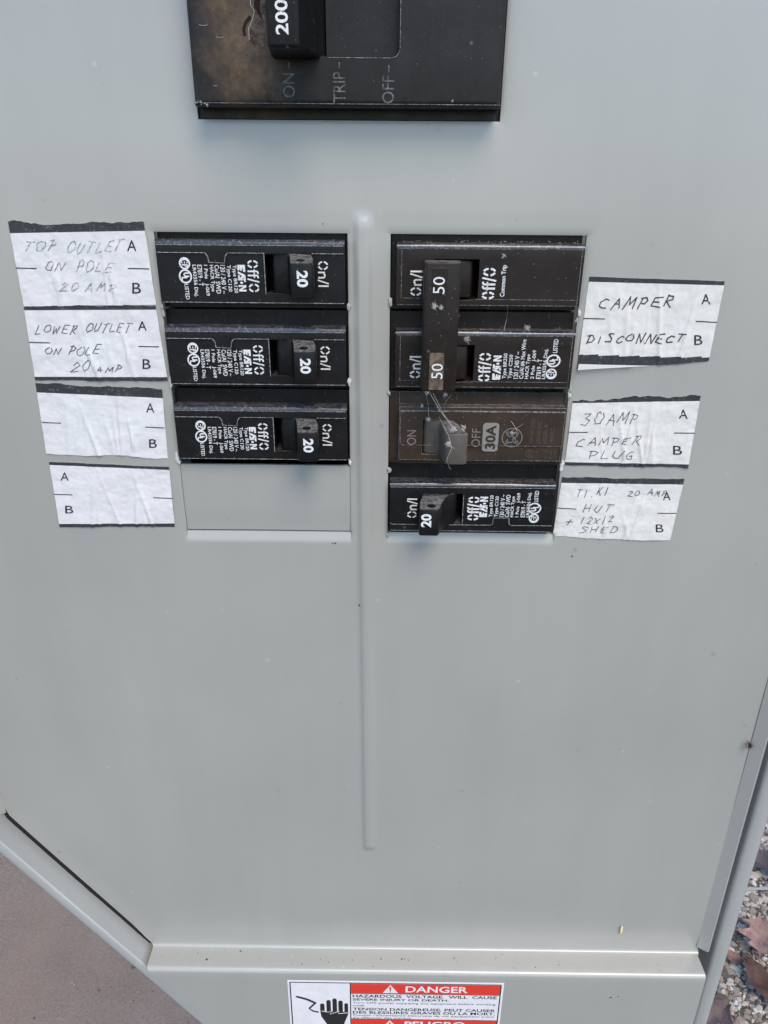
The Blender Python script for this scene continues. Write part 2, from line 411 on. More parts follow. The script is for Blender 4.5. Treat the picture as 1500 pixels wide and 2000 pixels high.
leftin = [(-171.2, 178), (-171.2, -100), (-171.2, -155), (dg(-167, 9.2), -167), (dg(-205, 9.2), -205), (dg(-245, 8.8), -245), (dg(-300, 8.8), -300), (dg(-360, 8.8), -360)]
build('enclosure_wall', wall_strip(leftin[::-1], -4.9, -9.3, 95), M_paint_dirty, panel, PO, smooth=30)
bb = MB(); bb.prism([(-168, 178), (154, 178), (154, -356), (dg(-356, 3), -356), (-168, -160)], 'Y', 92, 96)
build('back_plate', bb, M_paint_dirty, panel, PO)
# returned shelf below the cut-off corner, behind the cover
sb = MB()
sb.add([(-166.5, 6, -157.5), (-130, 6, -157.5), (-60, 6, -300), (dg(-300, 2.6), 6, -300)], [(0, 1, 2, 3)])
build('inner_shelf', sb, M_dark, panel, PO)
sg = MB(); N = 90; top_, bot_ = [], []  # ragged dark strip: seam dirt plus imitated shade of the gap behind the cover
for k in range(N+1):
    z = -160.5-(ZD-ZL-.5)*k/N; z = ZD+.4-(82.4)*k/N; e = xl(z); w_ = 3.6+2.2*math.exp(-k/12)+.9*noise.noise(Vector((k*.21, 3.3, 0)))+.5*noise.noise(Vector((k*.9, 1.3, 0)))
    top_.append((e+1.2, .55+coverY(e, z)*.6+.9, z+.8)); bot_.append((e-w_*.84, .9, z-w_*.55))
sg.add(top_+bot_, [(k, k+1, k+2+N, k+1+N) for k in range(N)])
build('seam_dirt_and_shade', sg, M_grime_shade, panel, PO)
sb = MB(); sb.add([(-76, 32, -32), (64, 32, -32), (64, 32, 178), (-76, 32, 178)], [(0, 1, 2, 3)])
build('mounting_plate', sb, M_dark, panel, PO)
# specks of dirt sprinkled on ledge, cover and rim
db = MB()
def dirt(x, y, z, r, b=db):
    n = 6; vs = []
    for k in range(n):
        a = 2*math.pi*k/n; q_ = r*rnd.uniform(.5, 1.2); vs.append((x+q_*math.cos(a), y-.14, z+q_*math.sin(a)))
    b.add(vs+[(x, y-.14-r*.5, z)], [(i, (i+1) % n, n) for i in range(n)])
def dirt_flat(x, y, z, r, b=db):
    n = 6; vs = []
    for k in range(n):
        a = 2*math.pi*k/n; q_ = r*rnd.uniform(.5, 1.2); vs.append((x+q_*math.cos(a), y+q_*math.sin(a), z+.02))
    b.add(vs+[(x, y, z+r*.7)], [(i, (i+1) % n, n) for i in range(n)])
for px, py, r in ((702, 1181, .5), (1117, 1086, .35), (655, 1061, .35), (650, 1061, .25), (897, 1723, .25), (1193, 1948, .5), (1207, 1946, .35), (1090, 1500, .15), (560, 1320, .12), (885, 1130, .12), (430, 330, .12), (1250, 1310, .14), (250, 1210, .13), (1010, 430, .14), (630, 437, .18)):
    lower = py > 1905; x, z = P(px, py, -12.0 if lower else 0); dirt(x, (-12.0 if lower else coverY(x, z)*sm((z-ZL-3)/10.0)), z, r)
for i in range(70):
    x = rnd.uniform(-105, 147); dirt_flat(x, rnd.uniform(-9.5, -2), ZL, abs(rnd.gauss(0, .14))+.06+(.22 if rnd.random() < .12 else 0))
o = build('dirt_speck', db, M_grime_shade, panel, PO); o['kind'] = 'stuff'
lb = MB()
for i in range(16):
    x = rnd.uniform(-105, 147); dirt_flat(x, rnd.uniform(-9.5, -2), ZL, rnd.uniform(.06, .14), lb)
o = build('pale_grit', lb, M_chip, panel, PO); o['kind'] = 'stuff'

# ================================================================== SMALL BREAKERS
W, S = 58.0, 21.4                       # body width, z-sum used when a breaker sits upside down
def body_mesh(flip, win, tab=True, step=16.9, rail_hi=20.6, low=2.3, x0=.9, x1=57.3, Yf=-2.0):
    fx = (lambda x: W-x) if flip else (lambda x: x); fz = (lambda z: S-z) if flip else (lambda z: z)
    def span(a, b, f): return tuple(sorted((f(a), f(b))))
    wx = win[:2]; wz = win[2:]
    tx = span(15.9, 21.8, fx); tz = span(14.0, step, fz); band = span(step, step+9, fz)
    xsx = sorted({0.15, x0, x1, 57.85, *wx, *(tx if tab else ())}); zsz = sorted({.35, low, rail_hi, 25.05, *wz, *((tz[0], tz[1]) if tab else ())})
    def fn(x, z):
        if x < x0 or x > x1 or z < low: return (3.2, 0) if z > low or z < low else None
        if z > rail_hi: return (3.0, 0)
        if wx[0] < x < wx[1] and wz[0] < z < wz[1]: return (7.5, 2)
        if tab:
            inband = (z > tz[1]) if not flip else (z < tz[0])
            if inband or (tx[0] < x < tx[1] and tz[0] < z < tz[1]): return (Yf-.45, 0)
        return (Yf, 0)
    b = MB(); hf(b, xsx, zsz, fn, 26); return b
def is_top(hi, Yf=-2.0):
    def f(e):
        a, b = e.verts; return abs(a.co.z-b.co.z) < .01 and abs(a.co.z-hi) < .05 and a.co.y < 0 and b.co.y < 0
    return f
def edge_lines(root, segs, Y=-2.05, wd=.2, m=None):
    b = MB()
    for sg in segs:
        for p, q_ in zip(sg[:-1], sg[1:]): ribbon(b, [p, q_], wd, lambda u, v: (u, Y, v))
    o = build('moulding_edge', b, m or M_line, root, (0, 0, 0)); o['kind'] = 'stuff'; return o
def label_outline(b, x0, x1, z0, z1):
    for a, c in (((x0, z0), (x1, z0)), ((x0, z0), (x0, z1)), ((x0, z1), (x1, z1)), ((x1, z0), (x1, z1))):
        ribbon(b, [a, c], .16, lambda u, v: (u, -2.06, v))
LINES1 = ['Type BR120', 'Type C120', '120 / 240 V ~', 'Cu/Al  SWD', 'HACR Type', '1 Pole   J-069', 'E7819 - T', 'LR43556 Disj.']
EXT1 = [8.1, 7.7, 8.4, 8.3, 7.7, 9.0, 6.1, 9.3]
def print_rating(root, org, fb, lines, ext, x_first, pitch, hgt, z0, up, Y):
    b = MB()
    for i, (t, L) in enumerate(zip(lines, ext)):
        if not up: xx = x_first-i*pitch; bm_ = boxmap(xx-hgt/2, xx+hgt/2, z0-L, z0, Y, 'D')
        else: xx = x_first+i*pitch; bm_ = boxmap(xx-hgt/2, xx+hgt/2, z0, z0+L, Y, 'U')
        text(b, t, fb(bm_), .012)
    return build('rating_print', b, M_ink, root, org)
def marks(root, org, up, onx, offx, logox, csa, ul, listed, Y):
    d = 'U' if up else 'D'; T = lambda m: m
    b = MB(); on_mark(b, boxmap(onx[0], onx[1], onx[2], onx[3], Y, d), (onx[3]-onx[2])/(onx[1]-onx[0])); build('on_marking', b, M_ink, root, org)
    b = MB(); off_mark(b, boxmap(offx[0], offx[1], offx[2], offx[3], Y, d), (offx[3]-offx[2])/(offx[1]-offx[0])); build('off_marking', b, M_ink, root, org)
    # maker logo: heavy wordmark with a split E, bar-less A, small dot for O
    b = MB(); m = boxmap(*logox, Y, d)
    for poly in ([(0, 0), (.20, 0), (.20, .26), (.07, .26), (.23, .40), (.22, .55), (.06, .62), (.26, .74), (.26, 1), (0, 1)],
                 [(.24, 0), (.32, 0), (.42, .55), (.48, .22), (.40, .22), (.37, 0), (.55, 0), (.46, 1), (.38, 1)],
                 [(.42, .78), (.64, .78), (.64, 1), (.44, 1)], [(.51, 0), (.58, 0), (.58, .78), (.51, .78)],
                 [(.76, 0), (.83, 0), (.83, .62), (.93, 0), (1, 0), (1, 1), (.93, 1), (.93, .42), (.84, 1), (.76, 1)]):
        b.add([m(*p) for p in poly], [tuple(range(len(poly)))])
    c = arc(.67, .42, .045, .2, 0, 330, 11); b.add([m(*p) for p in c], [tuple(range(len(c)))])
    build('maker_logo', b, M_ink, root, org)
    # round certification marks
    b = MB()
    m = boxmap(*csa, Y, d); ribbon(b, arc(.5, .5, .42, .42, 0, 345, 23), .13, m, closed=True)
    ribbon(b, arc(.36, .5, .17, .28, 40, 320, 8), .09, m); ribbon(b, [(.62, .24), (.62, .76)], .09, m); ribbon(b, [(.62, .72), (.74, .72), (.76, .56), (.62, .50)], .08, m); ribbon(b, [(.36, .5), (.52, .5)], .08, m)
    m = boxmap(*ul, Y, d); ribbon(b, arc(.5, .5, .43, .43, 0, 345, 23), .11, m, closed=True)
    ribbon(b, [(.28, .78), (.28, .50), (.36, .40), (.47, .44), (.50, .54), (.50, .78)], .10, m); ribbon(b, [(.58, .62), (.58, .24), (.78, .24)], .10, m)
    text(b, 'LISTED', boxmap(*listed, Y, d), .012)
    build('certification_mark', b, M_ink, root, org)
def paddle(root, org, x0, z0, z1, lean, mats, num=None, front=-12.0, wide=6.2, dirn='D', numbox=None, dust=True, hole=True, flare=False):
    """toggle: drum in the slot plus a leaning paddle; lean=+1 to the right. x0 = slot edge on the side it leans from"""
    s = lean; b = MB()
    drum = [(x0+s*(6.0+7.2*math.cos(math.radians(a))), 4.6+7.2*math.sin(math.radians(a))-0.0) for a in range(180, 361, 12)]
    drum = [(x, y) for x, y in drum]
    prof = [(x0+s*1.2, 7), (x0+s*1.2, 1.2), (x0+s*1.6, -.6), (x0+s*2.9, -1.2), (x0+s*5.0, -1.6), (x0+s*6.6, -2.6), (x0+s*(7.5), -6.5), (x0+s*(8.2), front+.6), (x0+s*8.8, front),
            (x0+s*(8.0+wide), front), (x0+s*(8.7+wide), front+.6), (x0+s*(8.5+wide), -7.5), (x0+s*(7.6+wide), -3.5), (x0+s*(6.6+wide), 0), (x0+s*(6.4+wide), 7)]
    if flare: prof[3:7] = [(x0+s*2.4, -2.0), (x0+s*4.0, -3.0), (x0+s*5.8, -4.8), (x0+s*7.1, -8.0)]
    b.prism(prof, 'Z', z0, z1)
    tz = lambda y: 2.1*max(0, min(1, (-y-2)/10))
    b.v = [(x, y, z-tz(y) if abs(z-z1) < 1e-6 else z) for x, y, z in b.v]
    h = build('handle', b, mats, root, org, smooth=32, bevel=.4, seg=2)
    if dust:       # worn, dust-packed upper end of the toggle with its moulding hole
        c = MB(); top = [(p[0], p[1]) for p in prof[4:13]]; cx = sum(p[0] for p in top)/len(top); cy = sum(p[1] for p in top)/len(top)
        n = len(top); ring = [(cx+(p[0]-cx)*.93, cy+(p[1]-cy)*.93, z1-tz(cy+(p[1]-cy)*.93)+.06) for p in top]
        hole_ = [(cx+1.5*math.cos(a)*1.0+s*.6, cy-1.6+1.1*math.sin(a), z1-tz(cy-1.6+1.1*math.sin(a))+.10) for a in [2*math.pi*k/10 for k in range(10)]]
        c.add(ring, [tuple(range(n))]); build('dusty_end', c, M_dustcap, h, org)
        if hole: c = MB(); c.add([(x, y, z+.05) for x, y, z in hole_], [tuple(range(10))]); build('moulding_hole', c, M_dark, h, org)
    if num:
        c = MB(); text(c, num, boxmap(*numbox, front-.06, dirn), .035); build('rating_number', c, M_ink, h, org)
    return h
def breaker_left(gz):
    X0 = -70.9; org = (X0, 0, gz)
    def A(b): b.v = [(x+X0, y, z+gz) for x, y, z in b.v]; return b
    root = thing('circuit_breaker', 'x', 'circuit breaker', org, 'single pole circuit breakers stacked in the left opening')
    o0 = (0, 0, 0)
    b = body_mesh(False, (33.3, 47.0, 5.2, 16.6))
    build('body', b, [M_black, M_rail, M_dark, M_edge], root, o0, smooth=40, big=(1.25, is_top(20.6), 1), bevel=.22, seg=1, bevmat=3)
    edge_lines(root, [[(1.2, 16.9), (15.5, 16.9), (16.3, 15.9), (16.5, 14.2), (21.2, 14.0), (21.5, 15.9), (22.3, 16.9), (33.3, 16.9)], [(47.5, 16.9), (57.1, 16.9)], [(33.15, 16.9), (33.15, 5.1)], [(1.2, 2.55), (57.0, 2.55)], [(1.1, 19.1), (57.0, 19.1)]], Y=-2.5)
    paddle(root, o0, 33.8, 5.0, 16.9, 1, M_black, '20', numbox=(43.9, 47.2, 8.3, 12.9), dirn='D')
    marks(root, o0, False, (49.2, 52.3, 7.2, 14.8), (27.9, 31.2, 5.6, 14.9), (24.9, 27.2, 5.8, 13.5), (7.3, 10.8, 12.0, 15.6), (6.9, 11.0, 7.9, 12.2), (8.4, 9.6, 3.3, 7.8), -2.06)
    print_rating(root, o0, lambda m: m, LINES1, EXT1, 23.9, 1.74, 1.42, 13.4, False, -2.06)
    return root
def copy_tree(o, parent=None):
    c = o.copy(); LINK(c)
    if parent: c.parent = parent
    for ch in [x for x in bpy.data.objects if x.parent == o]: copy_tree(ch, c)
    return c
proto = breaker_left(51.15)
proto['label'] = 'top black 20 amp breaker in the left opening, beside the TOP OUTLET label'
for gz, lb_ in ((25.8, 'middle black 20 amp breaker in the left opening, beside the LOWER OUTLET label'),
                (.45, 'lowest black 20 amp breaker in the left opening, directly above the blank knockout plate')):
    c = copy_tree(proto); c.location = Vector((-70.9, 0, gz))*MM; c['label'] = lb_
# right column, bottom: single pole breaker mounted the other way round
GR = -25.0
root = thing('circuit_breaker', 'black 20 amp breaker at the bottom of the right opening, beside the TIKI HUT label', 'circuit breaker', (.3, 0, GR)); o0 = (0, 0, 0)
b = body_mesh(True, (16.2, 25.6, 4.8, 16.0), rail_hi=19.9, low=2.0, x0=.5, x1=57.0)
build('body', b, [M_black, M_rail, M_dark, M_edge], root, o0, smooth=40, big=(1.25, is_top(19.9), 1), bevel=.22, seg=1, bevmat=3)
edge_lines(root, [[(.7, 5.1), (1.4, 4.5), (9.6, 4.5)], [(20.0, 4.5), (35.7, 4.5), (36.3, 5.2), (36.4, 7.2), (41.8, 7.3), (42.0, 5.2), (42.6, 4.5), (56.8, 4.5)], [(.8, 2.2), (56.6, 2.2)], [(.8, 18.45), (56.6, 18.45)], [(25.75, 4.6), (25.75, 15.9)]], Y=-2.5)
paddle(root, o0, 25.2, 4.6, 16.2, -1, M_black, '20', numbox=(10.9, 14.4, 7.9, 12.7), dirn='U', flare=True)
marks(root, o0, True, (6.5, 9.9, 6.8, 14.2), (27.3, 31.4, 6.1, 15.0), (31.5, 34.2, 7.4, 15.0), (48.7, 52.3, 5.3, 8.9), (48.0, 52.8, 8.7, 13.0), (50.0, 51.4, 13.2, 17.4), -2.06)
print_rating(root, o0, lambda m: m, LINES1, EXT1, 35.6, 1.83, 1.5, 7.5, True, -2.06)

# right column, top: two pole breaker with tied handles
root = thing('two_pole_breaker', 'dusty two pole 50 amp breaker with tied handles, top of the right opening', 'circuit breaker', (.3, 0, 25.8))
for gz in (25.45, 0):
    b = body_mesh(False, (13.0, 26.6, 3.6, 15.6), tab=False, rail_hi=20.0, low=2.0, x0=1.7, x1=58.0-.2)
    ribbon_z = .0
    for p in range(len(b.v)): b.v[p] = (b.v[p][0], b.v[p][1], b.v[p][2]+gz)
    build('body', b, [M_black2, M_rail, M_dark, M_edge], root, o0, smooth=40, big=(1.25, is_top(20.0+gz), 1), bevel=.22, seg=1, bevmat=3)
    edge_lines(root, [[(3.2, gz+4.2), (3.2, gz+18.5)], [(2.2, gz+18.5), (57.4, gz+18.5)], [(2.2, gz+2.25), (57.4, gz+2.25)], [(3.2, gz+4.2), (9, gz+4.2)], [(26, gz+4.0), (57, gz+4.0)], [(57.0, gz+2.5), (57.0, gz+18.3)]], wd=.15, m=M_edge)
    paddle(root, o0, 26.2, gz+4.4, gz+15.0, -1, M_black2, wide=4.6, front=-9.5, dust=True, hole=False)
b = MB(); b.prism([(9.6, -6.2), (9.6, -12.4), (10.3, -13.0), (19.2, -13.0), (20.2, -12.2), (20.6, -6.2)], 'Z', 3.3, 40.9)
tie = build('handle_tie', b, M_black2, root, o0, smooth=32, bevel=1.1, seg=3)
b = MB(); b.add([(10.2, -12.2, 41.0), (19.6, -12.2, 41.0), (20.3, -6.4, 41.0), (9.9, -6.4, 41.0)], [(0, 1, 2, 3)]); build('dusty_end', b, M_dustcap, tie, o0)
Mwin = mat('brown_worn_rating_label', (.06, .042, .03), .6, .3)
q = NT(Mwin); q.color(q.mix(q.ramp(q.noise(500, 4, .7), .4, .62), (.045, .032, .025), (.16, .11, .075)))
for z0, z1, m_ in ((27.9, 39.4, M_black2), (3.9, 15.2, Mwin)):
    b = MB(); b.box(11.9, 16.3, -13.12, -12.9, z0, z1); build('rating_window', b, m_, tie, o0, bevel=.08, seg=1)
b = MB(); text(b, '50', boxmap(12.2, 15.6, 32.3, 37.0, -13.22, 'U'), 0.0); build('rating_number', b, M_ink, tie, o0)
b = MB(); text(b, '50', boxmap(12.6, 16.0, 7.4, 12.0, -13.22, 'U'), 0.0); build('rating_number', b, M_ink, tie, o0)
b = MB(); text(b, 'Common Trip', boxmap(33.3, 35.1, 25.4+4.9, 25.4+14.1, -2.06, 'U'), .02); build('rating_print', b, M_ink, root, o0)
b = MB(); bx = (5.9, 9.4, 25.4+4.9, 25.4+12.4); on_mark(b, boxmap(*bx, -2.06, 'U'), 7.5/3.5); build('on_marking', b, M_ink, root, o0)
b = MB(); bx = (27.7, 31.7, 25.4+4.1, 25.4+13.3); off_mark(b, boxmap(*bx, -2.06, 'U'), 9.2/4.0); build('off_marking', b, M_ink, root, o0)
marks(root, o0, True, (6.3, 9.8, 4.9, 12.1), (28.1, 32.0, 4.1, 13.2), (32.7, 35.3, 4.7, 12.4), (49.6, 53.2, 5.0, 8.5), (49.4, 54.0, 8.8, 13.0), (51.2, 52.6, 13.4, 17.7), -2.06)
print_rating(root, o0, lambda m: m, ['Type BR250', 'Type C250', '120 / 240 V ~', 'Cu/Al #6 Max Wire', 'HACR Type', '2 Pole   J-069', 'E7819 - T', 'LR43556 Disj.'],
             [8.0, 7.6, 8.6, 12.4, 7.8, 9.1, 6.3, 9.6], 36.6, 1.80, 1.48, 5.1, True, -2.06)

# right column, third: older 30 amp breaker of another make
root = thing('circuit_breaker', 'older brownish 30 amp breaker with grey dusty handle, below the tied pair of handles', 'circuit breaker', (.3, 0, .35))
def fnG(x, z):
    if x < 3.3: return (2.0, 0)
    if z > 20.8: return (2.2, 0)
    if z < 2.6: return (1.4, 0)
    if 11.0 < x < 19.0 and 4.6 < z < 16.6: return (7.0, 2)
    if 19.6 > z > 7.9 and x < 57.4: return (-1.75, 0) if not (x < 11 and z < 8.6) else (-1.5, 0)
    return (-1.5, 0) if x < 57.9 else (2.0, 0)
b = MB(); hf(b, [.2, 3.3, 11, 19, 57.4, 57.9], [.35, 2.6, 4.6, 7.9, 8.6, 16.6, 19.6, 20.8, 25.0], fnG, 26)
build('body', b, [M_brown, M_brown, M_dark, M_edge], root, o0, smooth=40, bevel=.22, seg=1, bevmat=3)
edge_lines(root, [[(3.6, 18.8), (4.1, 19.4), (43.5, 19.4), (44.6, 19.4), (57.3, 19.4)], [(4.0, 7.9), (57.2, 7.9), (57.2, 2.8)], [(3.7, 18.6), (3.7, 8.6), (4.3, 7.9)], [(3.4, 2.75), (57.6, 2.75)], [(43.3, 17.2), (45.5, 19.3)]], Y=-1.82, wd=.17, m=M_edge)
b = MB()
prof = [(11.4, 7), (11.2, 0), (12.4, -1.2), (15.6, -1.4), (16.6, -1.8), (17.2, -6), (18.0, -11.2), (18.9, -12.2), (24.2, -12.0), (25.2, -11.0), (22.6, -4.0), (20.6, 0), (18.8, 7)]
b.prism(prof, 'Z', 4.7, 16.4)
tzg = lambda y: 1.6*max(0, min(1, (-y-1)/11))
b.v = [(x, y, z-tzg(y) if abs(z-16.4) < 1e-6 else z) for x, y, z in b.v]
h = build('handle', b, M_handle_d, root, o0, smooth=32, bevel=.6, seg=2)
b = MB(); top = [(16.9, -2.4), (17.7, -6), (18.6, -11), (19.2, -11.6), (24.0, -11.4), (24.4, -10.6), (22.0, -4), (20.4, -1.2)]
b.add([(x, y, 16.47-tzg(y)) for x, y in top], [tuple(range(8))]); build('dusty_end', b, M_dustcap, h, o0)
b = MB(); text(b, 'ON', boxmap(5.9, 9.0, 8.0, 13.0, -1.82, 'U')); build('on_marking', b, M_greyink, root, o0)
b = MB(); text(b, 'OFF', boxmap(27.3, 30.2, 7.4, 13.8, -1.82, 'U')); build('off_marking', b, M_greyink, root, o0)
b = MB(); c = []
for cx, cz, a in ((35.1, 14.7, 0), (32.0, 14.7, 90), (32.0, 7.0, 180), (35.1, 7.0, 270)): c += arc(cx, cz, 1.1, 1.1, a, a+90, 5)
b.add([(x, -1.82, z) for x, z in c], [tuple(range(len(c)))]); pl = build('rating_plate', b, M_greyplate, root, o0)
b = MB(); text(b, '30A', boxmap(31.9, 35.3, 6.8, 15.0, -1.88, 'U'), .03); build('rating_number', b, M_brown, pl, o0)
b = MB(); cx, cz = 40.7, 10.8
fm = lambda u, v: (cx+u, -1.83, cz+v)
ribbon(b, arc(0, 0, 3.3, 3.2, 0, 350, 35), .28, fm, closed=True)
m2 = boxmap(cx-2.6, cx+2.6, cz-2.6, cz+2.6, -1.83, 'U')      # interlaced script letters in the ring
ribbon(b, arc(.33, .60, .16, .20, 60, 330, 10)+[(.46, .45), (.42, .30), (.25, .22), (.14, .30), (.30, .42), (.48, .50)], .055, m2)
ribbon(b, arc(.70, .66, .13, .14, 40, 280, 8)+[(.62, .48)]+arc(.68, .34, .17, .15, 110, 350, 9), .055, m2)
for a in (45, 135, 225, 315): ribbon(b, arc(.5+.42*math.cos(math.radians(a)), .5+.42*math.sin(math.radians(a)), .09, .09, a-100, a+120, 6), .05, m2)
build('maker_logo', b, M_greyink, root, o0)
b = MB(); ribbon(b, arc(47.0, 5.2, 1.3, 1.3, 30, 330, 14), .22, lambda u, v: (u, -1.56, v)); ribbon(b, arc(47.0, 5.2, .6, .6, 0, 340, 10), .18, lambda u, v: (u, -1.56, v))
for i, t in enumerate(('AC 120', 'TYPE HACR', 'CU-AL')): text(b, t, boxmap(52.0+i*1.45, 53.0+i*1.45, 3.3, 6.6, -1.56, 'U'))
for i, t in enumerate(('CAT NO THQL', '120/240 VAC', '10000 A', '40C')): text(b, t, boxmap(46.5+i*2.2, 47.8+i*2.2, 9.0, 17.5-i, -1.82, 'U'))
Mfaint = mat('worn_moulded_text', (.07, .06, .052), .6, .3)
build('certification_mark', b, Mfaint, root, o0)

# ================================================================== MAIN BREAKER
root = thing('main_breaker', 'large black 200 amp main breaker filling the cut-out at the top of the panel', 'circuit breaker', (-12, 0, 104))
mo = (-12, 0, 104)
M_main = plastic('main_breaker_plastic', (.0125, .0115, .011), amt=.55, rough=.42)
q = NT(M_main)      # tan scuffed patch left of the handle
old = q.b.inputs['Base Color'].links[0].from_socket
mp = q.n('ShaderNodeMapping'); q.l(q.coord(), mp.inputs[0]); mp.inputs['Location'].default_value = (.0265*62, 0, -.0185*38); mp.inputs['Scale'].default_value = (62, 0, 38)
vl = q.n('ShaderNodeVectorMath', operation='LENGTH'); q.l(mp.outputs[0], vl.inputs[0])
msk = q.mul(q.ramp(q.mul(vl.outputs['Value'], q.mul(q.noise(90, 5, .7), 1.2), 'ADD'), .75, 1.45, 1, 0), q.ramp(q.noise(260, 5, .8), .35, .65, .35, 1))
q.color(q.mix(q.mul(msk, .85), old, (.19, .125, .072)))
def fnM(x, z):
    if x < -53.6+.0 or x > 29.6: return (2, 0)
    if z < 106.0: return (.5, 0)
    if -17.6 < x < 1.9 and z > 117.4: return (-4.2, 0)
    if -32 < x < -17.6 and z > 117.6: return (-3.0, 2)
    return (-8.0, 0)
b = MB(); hf(b, [-54.5, -53.4, -32, -17.6, 1.9, 29.4, 30.4], [103.6, 106.0, 117.4, 117.6, 178], fnM, 30)
def bigm(e):
    a, c = e.verts; return a.co.y < -7.9 and c.co.y < -7.9 and ((abs(a.co.z-106) < .05 and abs(c.co.z-106) < .05) or (abs(a.co.x-c.co.x) < .01 and (a.co.x < -53 or a.co.x > 29)))
build('body', b, [M_main, M_main, M_dark, M_edge], root, mo, smooth=40, big=(1.6, bigm, 0), bevel=.3, seg=2)
# handle block (tapered)
b = MB(); y0, y1 = -3, -25
b.add([(-32.2, y0, 116.9), (-17.7, y0, 116.9), (-17.7, y0, 176), (-32.2, y0, 176), (-30.3, y1, 116.6), (-22.6, y1, 116.6), (-22.6, y1, 174), (-30.3, y1, 174)],
      [(4, 5, 6, 7), (0, 1, 5, 4), (1, 2, 6, 5), (2, 3, 7, 6), (3, 0, 4, 7)])
h = build('handle', b, M_black, root, mo, smooth=40, bevel=.9, seg=3)
b = MB(); text(b, '200', boxmap(-28.1, -25.0, 119.3, 126.4, -25.07, 'U'), .02); build('rating_number', b, M_ink, h, mo)
M_emb = wear('moulded_letter_edge', (.040, .038, .036), (.15, .145, .14))
b = MB(); text(b, 'ON', boxmap(-29.2, -26.0, 108.0, 113.6, -8.08, 'U')); ribbon(b, [(-27.3, 114.8), (-27.3, 116.2)], .35, lambda u, v: (u, -8.08, v)); build('on_marking', b, M_emb, root, mo)
b = MB(); text(b, 'TRIP', boxmap(-15.7, -12.4, 106.9, 114.0, -8.08, 'U')); ribbon(b, [(-14, 114.8), (-14, 116.2)], .35, lambda u, v: (u, -8.08, v)); build('trip_marking', b, M_emb, root, mo)
b = MB(); text(b, 'OFF', boxmap(-2.6, .6, 106.8, 113.2, -8.08, 'U')); ribbon(b, [(-.9, 114.0), (-.9, 115.6)], .35, lambda u, v: (u, -8.08, v)); build('off_marking', b, M_emb, root, mo)
# rounded inside corner of the shallow slot, pale chips, torn sticker remains
b = MB(); c = [(1.9, 117.4)]+arc(-.3, 119.6, 2.2, 2.2, 270, 360, 6); b.prism([(x, z) for x, z in c], 'Y', -8.0, -4.1); build('slot_corner', b, M_main, root, mo)
for px, py, r, a0 in ((397, 46, 9, 200), (430, 70, 8, 195), (421, 166, 4, 190)):
    pts = [P(px+r*math.cos(math.radians(a)), py-r*.45*math.sin(math.radians(a)), -8.0) for a in range(a0, a0+150, 20)]
    b = MB(); ribbon(b, pts, .17, lambda u, v: (u, -8.09, v)); build('scratch', b, M_greyplate, root, mo)
b = MB()
for k in range(7):
    x, z = P(383+k*4+rnd.uniform(-2, 2), 198+k*1.3+rnd.uniform(-3, 3), -8.0); dirt(x, -8.0, z, rnd.uniform(.2, .5), b)
x, z = P(884, 198, -8.0); dirt(x, -8.0, z, .4, b)
o = build('chipped_speck', b, M_greyplate, root, mo); o['kind'] = 'stuff'
edge_lines(root, [[(x+12, z-104) for x, z in sg] for sg in [[(2.05, 178), (2.05, 119.6)]+arc(-.3, 119.6, 2.35, 2.35, 360, 270, 6)+[(-17.4, 117.25)], [(-53.2, 106.6), (29.2, 106.6)]]], Y=-8.12, wd=.16, m=M_edge)
M_torn2 = mat('sticker_residue', (.10, .075, .055), .8, .2)
q = NT(M_torn2); q.color(q.mix(q.ramp(q.noise(400, 5, .8), .4, .65), (.045, .033, .026), (.20, .16, .12)))
b = MB(); pl_ = [P(*p, -8.0) for p in ((492, -30), (490, 8), (498, 22), (494, 40), (486, 55), (487, 78), (497, 92), (517, 95), (519, 50), (519, -30))]
b.add([(x, -8.1, z) for x, z in pl_], [tuple(range(len(pl_)))]); build('sticker_residue', b, M_torn2, root, mo)
b = MB(); pl_ = [P(*p, -8.0) for p in ((497, -30), (496, 10), (503, 25), (514, 42), (508, 20), (509, -30))]
b.add([(x, -8.16, z) for x, z in pl_], [tuple(range(len(pl_)))])
ribbon(b, [P(*p, -8.0) for p in ((489, 32), (480, 44), (476, 58), (478, 70))], .8, lambda u, v: (u, -8.14, v))
build('sticker_tear', b, mat('red_brown_residue', (.028, .008, .006), .7, .2), root, mo)
b = MB(); ribbon(b, [P(*p, -8.0) for p in ((491, -30), (489, 8), (497, 22), (493, 40), (486, 54), (487, 78))], .13, lambda u, v: (u, -8.2, v)); build('torn_edge', b, M_chip, root, mo)

